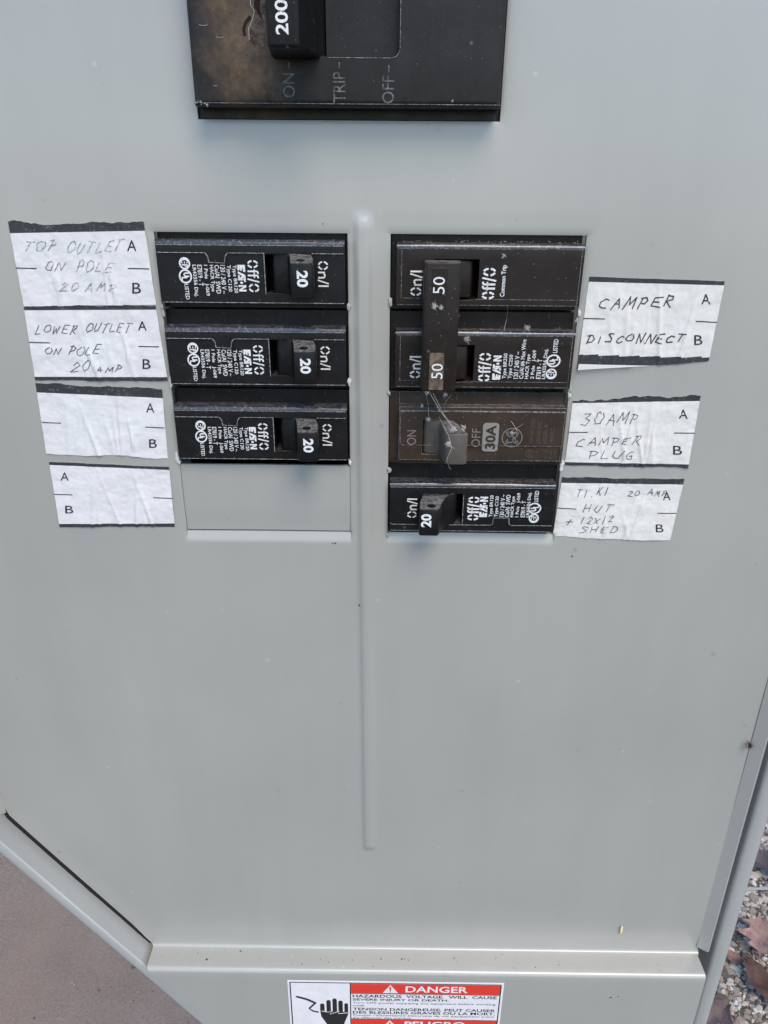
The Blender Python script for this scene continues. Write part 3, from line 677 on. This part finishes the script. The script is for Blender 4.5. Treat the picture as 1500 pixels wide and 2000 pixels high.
# ================================================================== PAPER LABELS
HAND = {'T': [[(0, 1), (1, 1)], [(.5, 1), (.35, 0)]], 'O': [arc(.5, .5, .5, .5, 80, 430, 12)], '0': [arc(.5, .5, .45, .5, 70, 420, 12)],
 'P': [[(.2, 0), (.35, 1)], [(.1, .95), (.6, 1.03), (.95, .8), (.75, .5), (.28, .42)]], 'U': [[(.1, 1), (.05, .35), (.3, 0), (.7, .1), (.95, 1)]],
 'L': [[(.25, 1), (.1, .1), (.2, 0), (.9, .05)]], 'E': [[(.95, 1), (.2, .95), (.1, .05), (.9, 0)], [(.15, .5), (.75, .52)]],
 'N': [[(0, 0), (.2, 1), (.75, 0), (1, 1)]], 'R': [[(.1, 0), (.3, 1)], [(.1, .95), (.75, 1), (.9, .75), (.25, .48), (.95, 0)]],
 'W': [[(0, 1), (.15, 0), (.5, .6), (.65, 0), (1, 1)]], 'A': [[(0, 0), (.55, 1), (.9, 0)], [(.2, .4), (.9, .42)]],
 'M': [[(0, 0), (.25, 1), (.5, .3), (.85, 1), (.95, 0)]], 'C': [[(.95, .85), (.6, 1), (.15, .6), (.1, .2), (.4, 0), (.95, .1)]],
 'D': [[(.1, 0), (.3, 1)], [(.05, .95), (.7, .9), (1, .55), (.7, .12), (.05, 0)]], 'I': [[(.5, 1), (.4, 0)]],
 'S': [[(.9, .95), (.4, 1), (.2, .75), (.8, .4), (.6, .05), (.05, .05)]], 'K': [[(.2, 1), (.1, 0)], [(.95, 1), (.2, .45), (.95, 0)]],
 'H': [[(.15, 1), (.1, 0)], [(.9, 1), (.8, 0)], [(.1, .5), (.85, .52)]], 'X': [[(0, 0), (1, .8)], [(.1, .8), (.9, 0)]],
 '2': [[(.05, .75), (.4, 1), (.8, .75), (.1, .05), (.3, .1), (.95, .02)]], '3': [[(.1, .95), (.85, 1), (.4, .6), (.85, .3), (.5, 0), (0, .05)]],
 '1': [[(.6, 1), (.4, 0)]], '+': [[(.1, .5), (.9, .5)], [(.55, 1), (.45, 0)]], 'G': [[(.95, .85), (.5, 1), (.1, .5), (.35, 0), (.9, .1), (.9, .45), (.5, .42)]], '.': [[(.45, .0), (.55, .05)]]}
def smooth_pts(p, n=4):
    if len(p) < 3 or len(p) > 8: return p
    out = []
    for i in range(len(p)-1):
        p0, p1, p2, p3 = p[max(i-1, 0)], p[i], p[i+1], p[min(i+2, len(p)-1)]
        for k in range(n):
            t = k/n; out.append(tuple(.5*((2*p1[j])+(-p0[j]+p2[j])*t*.7+(2*p0[j]-5*p1[j]+4*p2[j]-p3[j])*t*t*.7+(-p0[j]+3*p1[j]-3*p2[j]+p3[j])*t*t*t*.7+0*(p2[j]-p1[j])) if 0 else p1[j]+(p2[j]-p1[j])*t for j in (0, 1)))
    out.append(p[-1]); return out
def write(b, s, x0, y0, x1, y1, hpx, surf, wd=.3, slant=.36, seed=0, gap=.28):
    r = random.Random(seed+len(s)); n = len(s); cw = 1/(n-gap)
    for i, ch in enumerate(s):
        if ch == ' ': continue
        narrow = .5 if ch in 'I1' else 1
        ux = i*cw+(0 if narrow == 1 else cw*.12); wl = cw*(1-gap)*narrow
        bx = x0+(x1-x0)*ux; by = y0+(y1-y0)*ux+r.uniform(-2.4, 2.0); wpx = wl*(x1-x0)*r.uniform(.85, 1.15); hh = hpx*r.uniform(.82, 1.14)
        for st in HAND[ch]:
            pts = []
            for a, c_ in st:
                a += r.uniform(-.11, .11); c_ += r.uniform(-.09, .09)
                pts.append(P(bx+a*wpx+slant*c_*hh, by-c_*hh, -.1))
            w_ = wd*r.uniform(.85, 1.15)
            for p, q_ in zip(pts[:-1], pts[1:]):
                dx, dz = q_[0]-p[0], q_[1]-p[1]; l = math.hypot(dx, dz) or 1; e = w_*.3/l
                ribbon(b, [(p[0]-dx*e, p[1]-dz*e), ((p[0]+q_[0])/2, (p[1]+q_[1])/2), (q_[0]+dx*e, q_[1]+dz*e)], w_, surf)
CREASE = {}
def paper_label(name_lbl, cat, quad, top_band, bot_band, A, B, ticks, words, mat_p, pen, seed, ragged=(0, 0), group='handwritten paper labels stuck beside the breakers', wd=.3, strip=0):
    """quad tl,tr,br,bl in photo measurement; bands in fractions of the height"""
    tl, tr, br, bl = [P(*p) for p in quad]
    r = random.Random(seed); NX, NZ = 120, 56
    cr = [(r.uniform(.2, .8), r.uniform(.25, .55), r.uniform(-.5, .5), r.uniform(.35, 1.0), r.uniform(.009, .020), r.uniform(.15, .55)) for _ in range(8)]
    cent = ((tl[0]+br[0])/2, (tl[1]+br[1])/2); wid = tr[0]-tl[0]; hei = tl[1]-bl[1]
    def hgt(x, z):
        u = (x-tl[0])/wid; v = (z-bl[1])/hei
        h = .30+.22*noise.noise(Vector((u*4.5, v*3.2, seed*3.1)))+.16*noise.noise(Vector((u*11, v*7, seed*1.7)))+.09*noise.noise(Vector((u*30, v*20, seed*2.7)))
        for cx, cv, sl, ln, w_, am in cr:
            d = (u-cx)-(cv-v)*sl*.35
            h += am*math.exp(-(d/w_)**2)*math.exp(-((v-cv*.6)/(ln*.6))**2)
        return max(h, .06)
    surf = lambda u, v: (u, coverY(u, v)-hgt(u, v)-.11, v)
    def rag(u, amp, sd): return amp*(.9*noise.noise(Vector((u*4, sd+.37, 0)))+.3*noise.noise(Vector((u*13, sd+.21, 4.3)))+.10*noise.noise(Vector((u*40, sd+.4, 9.2))))
    vs_all = sorted({round(k/NZ, 4) for k in range(NZ+1)} | {round(1-top_band, 4), round(bot_band, 4)})
    root = thing('paper_label', name_lbl, cat, (cent[0], 0, bl[1]), group); org = (cent[0], 0, bl[1])
    b = MB(); pts = []
    for v in vs_all:
        for i in range(NX+1):
            u = i/NX
            x = (1-v)*((1-u)*bl[0]+u*br[0])+v*((1-u)*tl[0]+u*tr[0]); z = (1-v)*((1-u)*bl[1]+u*br[1])+v*((1-u)*tl[1]+u*tr[1])
            lw = max(0, (v-(1-top_band))/max(top_band, .01)) if top_band else max(0, (v-.94)/.06); lo_ = max(0, (bot_band-v)/max(bot_band, .01)) if bot_band else max(0, (.06-v)/.06)
            z += rag(u, ragged[0], seed)*lw - abs(rag(u, ragged[1], seed+5))*lo_*0 + rag(u, ragged[1], seed+5)*lo_
            pts.append((x, coverY(x, z)-hgt(x, z), z))
    b.v = pts; n = NX+1
    for k in range(len(vs_all)-1):
        vm = (vs_all[k]+vs_all[k+1])/2
        for i in range(NX):
            b.f.append((k*n+i, k*n+i+1, (k+1)*n+i+1, (k+1)*n+i)); b.m.append(1 if vm > 1-top_band or (vm < (bot_band if not strip else bot_band+(strip-bot_band)*i/NX)) else 0)
    # turned-under edge gives the paper its thickness
    m0 = len(b.v); per = [i for i in range(n)]+[k*n+n-1 for k in range(1, len(vs_all))]+[(len(vs_all)-1)*n+i for i in range(n-2, -1, -1)]+[k*n for k in range(len(vs_all)-2, 0, -1)]
    for p in per: x, y, z = b.v[p]; b.v.append((x, y+.12, z))
    for k in range(len(per)): b.f.append((per[k], per[(k+1) % len(per)], m0+(k+1) % len(per), m0+k)); b.m.append(2)
    build('paper', b, [mat_p, M_band, M_torn], root, org, smooth=70, recalc=False)
    for t, c in (('A', A), ('B', B)):
        b = MB(); x0, x1, y0, y1 = c
        q4 = [P(*p) for p in ((x0, y1), (x1, y1), (x1, y0), (x0, y0))]; text(b, t, quadmap(q4, lambda u, v: surf(u, v)[1])); build('printed_letter', b, M_blackink, root, org)
    for (ax, ay, bx_, by_) in ticks:
        b = MB(); p0, p1 = P(ax, ay), P(bx_, by_); ribbon(b, [(p0[0]+(p1[0]-p0[0])*k/12, p0[1]+(p1[1]-p0[1])*k/12) for k in range(13)], .30, surf); build('printed_line', b, M_blackink, root, org)
    if words:
        b = MB()
        for i, w_ in enumerate(words): write(b, *w_, surf, seed=seed*7+i, wd=wd)
        build('handwriting', b, pen, root, org)
    return root
paper_label('TOP OUTLET paper label with a torn black top band, highest on the left', 'label', ((18, 438), (281, 433), (305, 595), (48, 597)), .105, 0, (249, 267, 469, 490), (259, 276, 552, 573),
            [(33, 523, 73, 524), (250, 524, 292, 525)],
            [('TOP', 47, 491, 108, 491, 18), ('OUTLET', 130, 494, 236, 491, 20), ('ON', 88, 529, 122, 529, 17), ('POLE', 146, 532, 218, 532, 21), ('20', 117, 570, 152, 570, 17), ('AMP', 167, 568, 224, 569, 15)], M_paper, M_pencil, 1, (1.6, .3), wd=.24)
paper_label('LOWER OUTLET ON POLE 20 AMP paper label, second down on the left', 'label', ((48, 598), (304, 597), (328, 744), (70, 743)), .05, .055, (270, 287, 627, 645), (279, 295, 701, 720),
            [(58, 668, 99, 669), (271, 676, 311, 677)],
            [('LOWER', 68, 651, 150, 652, 17), ('OUTLET', 168, 650, 252, 647, 17), ('ON', 88, 692, 117, 693, 13), ('POLE', 133, 693, 193, 692, 16), ('20', 137, 725, 176, 723, 17), ('AMP', 188, 725, 236, 727, 13)], M_paper, M_pen, 2, (.9, .5), wd=.24)
paper_label('creased blank paper label with thick black top band, third down on the left', 'label', ((70, 747), (317, 759), (328, 895), (91, 885)), .13, 0, (286, 302, 787, 805), (292, 307, 857, 874),
            [(83, 824, 120, 826), (285, 833, 322, 835)], [], M_paper, M_pen, 3, (1.0, .8))
paper_label('blank paper label with A and B at its left edge, lowest on the left', 'label', ((96, 901), (331, 911), (342, 1027), (117, 1029)), .05, .05, (119, 135, 922, 938), (128, 144, 987, 1002),
            [(106, 965, 142, 966), (300, 971, 338, 972)], [], M_paper, M_pen, 4, (.2, .3))
paper_label('CAMPER DISCONNECT paper label with bold dark writing, highest on the right', 'label', ((1152, 541), (1415, 549), (1383, 706), (1127, 722)), .05, .168, (1369, 1387, 574, 594), (1355, 1371, 654, 673),
            [(1140, 622, 1182, 623), (1358, 627, 1399, 629)],
            [('CAMPER', 1167, 603, 1313, 600, 21), ('DISCONNECT', 1144, 669, 1332, 668, 16)], M_paper_w, M_bold, 5, (.2, .5), wd=.36, strip=.055)
lab5 = bpy.data.objects['paper_label.004']; b = MB(); pp = [((1127, 721.5), (1129, 709.5)), ((1175, 718.5), (1176, 711)), ((1225, 715.6), (1226, 712)), ((1268, 713.6), (1268, 713))]
vv = []
for lo_, hi_ in pp:
    for p in (lo_, hi_): x, z = P(*p); vv.append((x, -1.05, z))
b.add(vv, [(0, 2, 3, 1), (2, 4, 5, 3), (4, 6, 7, 5)]); build('white_margin', b, M_paper_w, lab5, tuple(v/MM for v in lab5.location))
paper_label('CAMPER PLUG paper label with a ragged torn top band, second down on the right', 'label', ((1120, 776), (1368, 770), (1343, 913), (1103, 909)), .085, .05, (1325, 1342, 799, 817), (1314, 1331, 870, 887),
            [(1112, 844, 1148, 844), (1316, 845, 1356, 845)],
            [('30', 1134, 831, 1174, 829, 22), ('AMP', 1183, 828, 1244, 824, 20), ('CAMPER', 1124, 873, 1250, 868, 16), ('PLUG', 1146, 898, 1236, 896, 17)], M_paper_w, M_pen, 6, (2.0, .6), wd=.26)
paper_label('TIKI HUT and SHED paper label, lowest on the right', 'label', ((1098, 933), (1336, 935), (1308, 1055), (1080, 1047)), .085, 0, (1294, 1309, 960, 976), (1280, 1295, 1023, 1038),
            [(1088, 992, 1125, 993), (1283, 1001, 1320, 1002)],
            [('TI.KI', 1124, 969, 1188, 967, 14), ('20 AMP', 1225, 967, 1300, 967, 11), ('HUT', 1137, 998, 1196, 998, 15), ('+', 1100, 1026, 1116, 1026, 14), ('12X12', 1131, 1021, 1196, 1020, 13), ('SHED', 1131, 1041, 1204, 1041, 13)], M_paper_w, M_pen, 7, (.8, .4), wd=.26)
def torn_flap(px, py, L, seed):
    r = random.Random(seed); b = MB(); pts = [P(px+L*k/8, py+r.uniform(-3, 2)) for k in range(9)]; n = 9
    vs = [(x, -.35, z-.3) for x, z in pts]+[(x, -1.0-r.uniform(0, .9), z+r.uniform(.3, 1.2)) for x, z in pts]
    b.add(vs, [(i, i+1, i+1+n, i+n) for i in range(n-1)]); return b

# ================================================================== DANGER STICKER on the lower face
YS = -12.0
root = thing('danger_sticker', 'white and red DANGER hazardous voltage sticker on the lower face under the ledge', 'sticker', (6, YS, -292)); so_ = (6, YS, -292)
b = MB(); b.box(-44.2, 56.6, YS-.16, YS+.2, -330, -249.9); st_ = build('vinyl', b, M_stick, root, so_, bevel=.05, seg=1)
F = lambda y: (lambda u, v: (u, y, v))
y1_ = YS-.2
b = MB()
for p, q_ in (((-43.0, -251.1), (55.3, -251.1)), ((-43.0, -251.1), (-43.0, -329)), ((55.3, -251.1), (55.3, -329))): ribbon(b, [p, q_], .55, F(y1_))
ribbon(b, [(-14.9, -251.1), (-14.9, -329)], .5, F(y1_-.02)); ribbon(b, [(-14.9, -258.6), (55.3, -258.6)], .3, F(y1_-.02)); ribbon(b, [(-14.9, -277.3), (55.3, -277.3)], .3, F(y1_-.02))
build('printed_border', b, M_blackink, root, so_)
for z1, z0, t in ((-251.5, -258.4, 'DANGER'), (-277.5, -284.2, 'PELIGRO')):
    b = MB(); b.add([(-14.6, y1_, z0), (55.0, y1_, z0), (55.0, y1_, z1), (-14.6, y1_, z1)], [(0, 1, 2, 3)]); rb = build('red_band', b, M_red, root, so_)
    b = MB(); text(b, t, boxmap(10.9, 40.0, z0+1.2, z1-1.2, y1_-.06), .02)
    b.add([(.2, y1_-.06, z0+.6), (7.4, y1_-.06, z0+.6), (3.8, y1_-.06, z1-.5)], [(0, 1, 2)]); build('warning_text', b, M_stick, rb, so_)
    b = MB(); b.add([(3.5, y1_-.1, z0+2.2), (4.1, y1_-.1, z0+2.2), (4.3, y1_-.1, z1-2.0), (3.3, y1_-.1, z1-2.0)], [(0, 1, 2, 3)]); b.add([(3.5, y1_-.1, z0+1.2), (4.1, y1_-.1, z0+1.2), (4.1, y1_-.1, z0+1.8), (3.5, y1_-.1, z0+1.8)], [(0, 1, 2, 3)]); build('exclamation_mark', b, M_red, rb, so_)
b = MB()
zt = -259.3
for i, (t, w1, h_, g_, bo) in enumerate((('HAZARDOUS  VOLTAGE.  WILL  CAUSE', 53.9, 2.1, 2.75, .02), ('SEVERE INJURY OR DEATH.', 31.5, 2.1, 2.55, .02), ('Turn OFF power supplying this equipment before working', 53.6, 1.75, 1.95, 0), ('inside.', -8.0, 1.5, 2.4, 0),
        ('TENSION DANGEREUSE. PEUT CAUSER', 53.9, 2.0, 2.45, .02), ('DES BLESSURES GRAVES OU LA MORT.', 53.9, 2.0, 2.4, .02), ("Couper l'alimentation électrique de cet équipement avant", 53.6, 1.75, 1.95, 0), ("d'y effectuer des travaux.", 14.5, 1.6, 1.9, 0))):
    text(b, t, boxmap(-13.9, w1, zt-h_, zt, y1_), bo); zt -= g_
build('warning_text', b, M_blackink, root, so_)
# pictogram: open hand struck by a current arrow
b = MB()
def rr(x0, x1, z0, z1):
    r_ = (x1-x0)/2; pts = [(x0, z0), (x1, z0)]+arc((x0+x1)/2, z1-r_, r_, r_, 0, 180, 6); b.add([(x, y1_, z) for x, z in pts], [tuple(range(len(pts)))])
for x0, x1, z0, z1 in ((-29.4, -27.3, -272.5, -266.2), (-26.4, -24.3, -272.5, -263.6), (-23.5, -21.4, -272.5, -262.4), (-20.7, -18.6, -272.5, -263.9), (-17.9, -16.1, -272.5, -265.8)): rr(x0, x1, z0, z1)
pts = [(-29.4, -272.2), (-29.0, -276), (-26.5, -281.5), (-25.5, -286), (-19.0, -286), (-17.8, -280), (-16.1, -274), (-16.1, -272.2)]
b.add([(x, y1_-.01, z) for x, z in pts], [tuple(range(len(pts)))])
ribbon(b, [(-40.5, -261.3), (-35.5, -263.3), (-31.5, -266.0)], 1.3, F(y1_-.02)); ribbon(b, [(-31.3, -265.6), (-34.6, -270.0), (-33.0, -271.8), (-30.2, -272.8)], 1.0, F(y1_-.03))
hp = build('hand_symbol', b, M_blackink, root, so_)
b = MB(); ribbon(b, [(-28.8, -271.8), (-25.6, -272.6), (-24.0, -271.0), (-24.8, -274.0), (-21.5, -272.4), (-20.4, -271.4), (-20.8, -273.6), (-16.3, -272.8)], .45, F(y1_-.05)); build('lightning_symbol', b, M_stick, root, so_)

# ================================================================== COBWEB, HUSK, SPIDER SPECK
def strand(b, pts3, r=.06):
    r = r*.55 if r < .2 else r
    for p, q_ in zip(pts3[:-1], pts3[1:]):
        p, q_ = Vector(p), Vector(q_); d = (q_-p).normalized(); a = d.orthogonal().normalized(); c = d.cross(a)
        vs = [tuple(e+(a*math.cos(t)+c*math.sin(t))*r) for e in (p, q_) for t in (0, 2.09, 4.19)]
        b.add(vs, [(0, 1, 4, 3), (1, 2, 5, 4), (2, 0, 3, 5)])
def fluff(b, c, n, r, th=.036):
    r *= .75; n = int(n*3)
    for _ in range(n):
        p = Vector(c)+Vector([rnd.gauss(0, r*.4) for _ in range(3)]); pts = [tuple(p)]
        d = Vector([rnd.gauss(0, 1) for _ in range(3)]).normalized()
        for _ in range(6): d = (d+Vector([rnd.gauss(0, 1.1) for _ in range(3)])).normalized(); p = p+d*r*.40; pts.append(tuple(p))
        strand(b, pts, th)
cw = MB()
def W3(px, py, Y): x, z = P(px, py, Y); return (x, Y, z)
strand(cw, [W3(832, 765, -12), W3(836, 792, -6), W3(838, 822, -3)], .07); strand(cw, [W3(840, 768, -12), W3(858, 800, -11), W3(884, 835, -12.2)], .07)
strand(cw, [W3(846, 768, -12), W3(866, 808, -12), W3(893, 842, -12.4)], .05); strand(cw, [W3(882, 770, -9), W3(870, 785, -7), W3(868, 800, -3)], .07)
strand(cw, [W3(858, 815, -6), W3(876, 850, -12.4), W3(882, 875, -12.8), W3(872, 900, -12.6), W3(880, 918, -10)], .07)
strand(cw, [W3(874, 868, -12.6), W3(888, 876, -12.8)], .07); strand(cw, [W3(992, 600, -2.3), W3(990, 622, 2), W3(984, 645, -2.3)], .07)
strand(cw, [W3(998, 822, -2.2), W3(1010, 840, -2.4), W3(1003, 850, -2.4)], .07); strand(cw, [W3(1000, 842, -2.3), W3(1022, 828, -2.3)], .06)
for c, n, r in ((W3(824, 793, -3), 16, .5), (W3(837, 819, -3), 18, .6), (W3(876, 868, -12.6), 26, .8), (W3(886, 838, -12), 20, .9), (W3(905, 835, -11.8), 12, .8), (W3(1000, 845, -2.2), 12, .7), (W3(893, 615, -7), 14, .6), (W3(884, 614, -8), 10, .5),
                (W3(848, 598, -13.4), 22, .9), (W3(862, 600, -13.4), 16, .7), (W3(912, 662, -3), 16, .9), (W3(835, 764, -12), 18, .8), (W3(870, 770, -11), 10, .8), (W3(984, 500, -2.3), 8, .6), (W3(1030, 640, -1), 12, .8), (W3(830, 610, -8), 8, .5)):
    fluff(cw, c, n, r)
o = build('cobweb', cw, M_web, None, W3(860, 820, -3)); tag(o, 'torn cobweb strands and lint clinging to the tied handle and the 30 amp handle', 'cobweb')
o['kind'] = 'stuff'
# loose lint along the breaker tops
ln = MB()
for i in range(120):
    gz, hi = rnd.choice(((51.2, 20), (51.2, 20), (51.2, 20), (25.8, 20), (.4, 19.6), (-25, 19.9))); x = rnd.uniform(3, 57); z = gz+hi+rnd.uniform(0, .6); y = rnd.uniform(-1.9, 1)
    p = Vector((x, y, z)); d = Vector((rnd.gauss(0, 1), rnd.gauss(0, .6), abs(rnd.gauss(0, .6)))).normalized()
    strand(ln, [tuple(p), tuple(p+d*rnd.uniform(.2, .9))], .05)
for i in range(60):
    x = rnd.uniform(-70, -14); gz = rnd.choice((51.2, 25.8, .45)); p = Vector((x, -2.2, gz+rnd.choice((20.4, 16.8, 2.6))+rnd.uniform(-.3, .5))); d = Vector((rnd.gauss(0, 1), -.1, rnd.gauss(0, .5))).normalized()
    strand(ln, [tuple(p), tuple(p+d*rnd.uniform(.2, .7))], .04)
o = build('lint', ln, M_web, None, (0, -2, 50)); tag(o, 'pale dust fibres caught along the breaker edges', 'lint'); o['kind'] = 'stuff'
# insect husk near the lower edge
def blob(name, c, rad, m, parent=None, seg=(10, 7)):
    b = MB(); nu, nv = seg; vs = []
    for i in range(nv+1):
        t = math.pi*i/nv
        for j in range(nu): a = 2*math.pi*j/nu; vs.append((c[0]+rad[0]*math.sin(t)*math.cos(a), c[1]+rad[1]*math.sin(t)*math.sin(a), c[2]+rad[2]*math.cos(t)))
    b.add(vs, [(i*nu+j, i*nu+(j+1) % nu, (i+1)*nu+(j+1) % nu, (i+1)*nu+j) for i in range(nv) for j in range(nu)])
    return build(name, b, m, parent, c, smooth=80)
x, z = P(1213, 1816, -.6); o = blob('insect_husk', (x, -.8, z), (.62, .7, 2.9), M_larva); tag(o, 'tiny pale yellow insect husk stuck just above the ledge', 'husk')
x, z = P(1464, 1456, -1.5); b = MB()
for k in range(34): fluff(b, (x, -1.6, z), 1, 1.3, .05)
o = build('spider_remains', b, mat('brown_fuzz', (.05, .035, .03), .9, .1), None, (x, -1, z)); tag(o, 'small dark fuzzy spider remains on the right edge of the cover', 'spider')

# ================================================================== GROUND BELOW
GZ = -1083.0
gm = mat('sandy_soil', (.20, .17, .145), .95, .1); q = NT(gm)
q.color(q.mix(q.ramp(q.noise(40, 8, .75), .3, .7), (.10, .085, .072), (.30, .27, .235))); q.bump(q.noise(150, 6, .8), .01, 1)
b = MB(); b.add([(-200000, -200000, GZ), (200000, -200000, GZ), (200000, 200000, GZ), (-200000, 200000, GZ)], [(0, 1, 2, 3)])
g = build('ground', b, gm, None, (0, 0, GZ)); g['kind'] = 'structure'
pm = mat('brown_grey_concrete', (.17, .14, .13), .9, .2); q = NT(pm)
c = q.mix(q.ramp(q.noise(9, 6, .7), .3, .7), (.150, .112, .088), (.235, .18, .145))
c = q.mix(q.mul(q.ramp(q.noise(220, 6, .85), .42, .66), .6), c, (.34, .285, .245)); c = q.mix(q.mul(q.ramp(q.noise(330, 5, .85), .52, .7), .6), c, (.07, .052, .042)); c = q.mix(q.mul(q.ramp(q.noise(3, 4, .6), .4, .7), .45), c, (.22, .145, .105))
q.color(c); q.bump(q.noise(400, 6, .8), .0015, 1)
b = MB(); b.box(-1400, 40, 60, 1500, GZ-60, GZ+45)
pad = build('concrete_pad', b, pm, None, (-600, 700, GZ), bevel=8, seg=2); pad['kind'] = 'structure'
gb = MB()
def stone(b, x, y, z, r, mi):
    ph = [(1, 1, 1), (1, -1, -1), (-1, 1, -1), (-1, -1, 1), (1, 0, 0), (-1, 0, 0), (0, 1, 0), (0, -1, 0), (0, 0, 1)]
    sx, sy, sz = r*rnd.uniform(.7, 1.4), r*rnd.uniform(.7, 1.2), r*rnd.uniform(.4, .8); a = rnd.uniform(0, 6.28); ca, sa = math.cos(a), math.sin(a)
    vs = []
    for k in range(6):
        t = k*math.pi/3; rr_ = rnd.uniform(.8, 1.15); vs.append((math.cos(t)*rr_, math.sin(t)*rr_, rnd.uniform(-.1, .2)))
    for k in range(4):
        t = k*math.pi/2+.4; rr_ = rnd.uniform(.45, .7); vs.append((math.cos(t)*rr_, math.sin(t)*rr_, rnd.uniform(.75, 1.05)))
    V = [(x+(p[0]*ca-p[1]*sa)*sx, y+(p[0]*sa+p[1]*ca)*sy, z+p[2]*sz) for p in vs]
    b.add(V, [(0, 1, 6), (1, 7, 6), (1, 2, 7), (2, 3, 7), (3, 8, 7), (3, 4, 8), (4, 9, 8), (4, 5, 9), (5, 0, 9), (0, 6, 9), (6, 7, 8, 9)], mi)
for i in range(120): stone(gb, rnd.uniform(-560, -120), rnd.uniform(120, 520), GZ+45, min(5, .7+rnd.expovariate(1/.9)), rnd.choice((0, 1, 1, 3, 3, 3)))
b = MB()
for i in range(30000):
    x = rnd.uniform(260, 1050); y = rnd.uniform(120, 1050); r_ = min(13, 1.7+rnd.expovariate(1/2.1)); stone(b, x, y, GZ+rnd.uniform(-1, 3), r_, rnd.choice((0, 0, 1, 1, 2, 3, 4)))
stm = [mat('pale_stone', (.36, .325, .28), .9, .2), mat('tan_stone', (.24, .19, .15), .9, .2), mat('grey_stone', (.20, .19, .18), .9, .2), mat('dark_stone', (.09, .075, .065), .9, .2), mat('white_stone', (.50, .46, .41), .8, .3)]
o = build('scattered_grit', gb, stm, None, (-300, 300, GZ+45), recalc=False); o['kind'] = 'stuff'
g = build('gravel', b, stm, None, (700, 600, GZ), recalc=False); g['kind'] = 'stuff'
def groundpt(px, py, h=0):
    d = CF*FPX+CR*(px-750)-CU*(py-1000); t = (GZ+h-CAM[2])/d.z; return CAM[0]+d.x*t, CAM[1]+d.y*t
def leaf(px, py, ln_, wd_, ang, mt, label, curl=.25, lobes=0, seed=0, h=14):
    cx, cy = groundpt(px, py, h); r = random.Random(seed); b = MB(); NL, NW = 16, 8; vs = []
    for i in range(NL+1):
        t = i/NL; hw = wd_/2*math.sin(math.pi*min(1, t*.95+.03))**.75*(1+(.38*math.sin(t*lobes*math.pi*2) if lobes else 0))
        for j in range(NW+1):
            s_ = j/NW*2-1; lx, ly = (t-.5)*ln_, s_*hw*(1+r.uniform(-.04, .04))
            lz = curl*wd_*(s_*s_)*.6+curl*ln_*.3*(t-.5)**2*4+2.5*noise.noise(Vector((lx*.05, ly*.05, seed)))*wd_*.06-(1.0 if abs(s_) < .01 else 0)
            ca, sa = math.cos(ang), math.sin(ang); vs.append((cx+lx*ca-ly*sa, cy+lx*sa+ly*ca, GZ+h+lz))
    b.add(vs, [(i*(NW+1)+j, i*(NW+1)+j+1, (i+1)*(NW+1)+j+1, (i+1)*(NW+1)+j) for i in range(NL) for j in range(NW)])
    root = thing('fallen_leaf', label, 'leaf', (cx, cy, GZ+h), 'dry leaves lying on the gravel'); build('blade', b, mt, root, (cx, cy, GZ+h), smooth=60)
    b = MB(); e = Vector((cx-ln_/2*math.cos(ang), cy-ln_/2*math.sin(ang), GZ+h+curl*ln_*.3)); d = Vector((-math.cos(ang), -math.sin(ang), .1)); strand(b, [tuple(e), tuple(e+d*ln_*.22)], 1.0); build('stalk', b, mt, root, (cx, cy, GZ+h))
def leafmat(name, a, c):
    m = mat(name, a, .7, .3); q = NT(m); q.color(q.mix(q.ramp(q.noise(60, 6, .75), .35, .65), a, c)); q.bump(q.noise(200, 4, .7), .002, .8); return m
leaf(1484, 1832, 70, 54, 1.1, leafmat('salmon_leaf', (.33, .21, .18), (.17, .105, .09)), 'salmon pink dry leaf on the gravel, the brightest of the fallen leaves', .22, 3, 4, 20)
leaf(1492, 1928, 88, 42, 1.9, leafmat('dark_leaf', (.11, .055, .04), (.05, .028, .022)), 'dark brown dry leaf on the gravel below the salmon pink one', .3, 0, 9, 16)
leaf(1396, 1985, 62, 40, .5, leafmat('mauve_leaf', (.16, .12, .11), (.09, .065, .06)), 'brown leaf on the gravel close against the lower right edge of the enclosure', .3, 2, 12, 14)
leaf(1492, 1690, 80, 46, 2.2, leafmat('grey_leaf', (.10, .085, .09), (.055, .045, .05)), 'grey brown leaf on the gravel, highest of the fallen leaves', .3, 2, 15, 14)
leaf(1432, 1872, 30, 22, 2.6, leafmat('rust_leaf', (.24, .13, .11), (.14, .07, .06)), 'small brownish red leaf fragment just left of the salmon pink leaf', .3, 0, 19, 12)
b = MB(); x, y = groundpt(1475, 1740, 20); strand(b, [(x-50, y-30, GZ+14), (x-15, y+5, GZ+18), (x+30, y+8, GZ+16), (x+70, y+45, GZ+13)], 2.6)
o = build('twig', b, mat('grey_twig', (.28, .26, .26), .9, .1), None, (x, y, GZ), smooth=60); tag(o, 'pale grey twig on the gravel above the salmon pink leaf', 'twig')
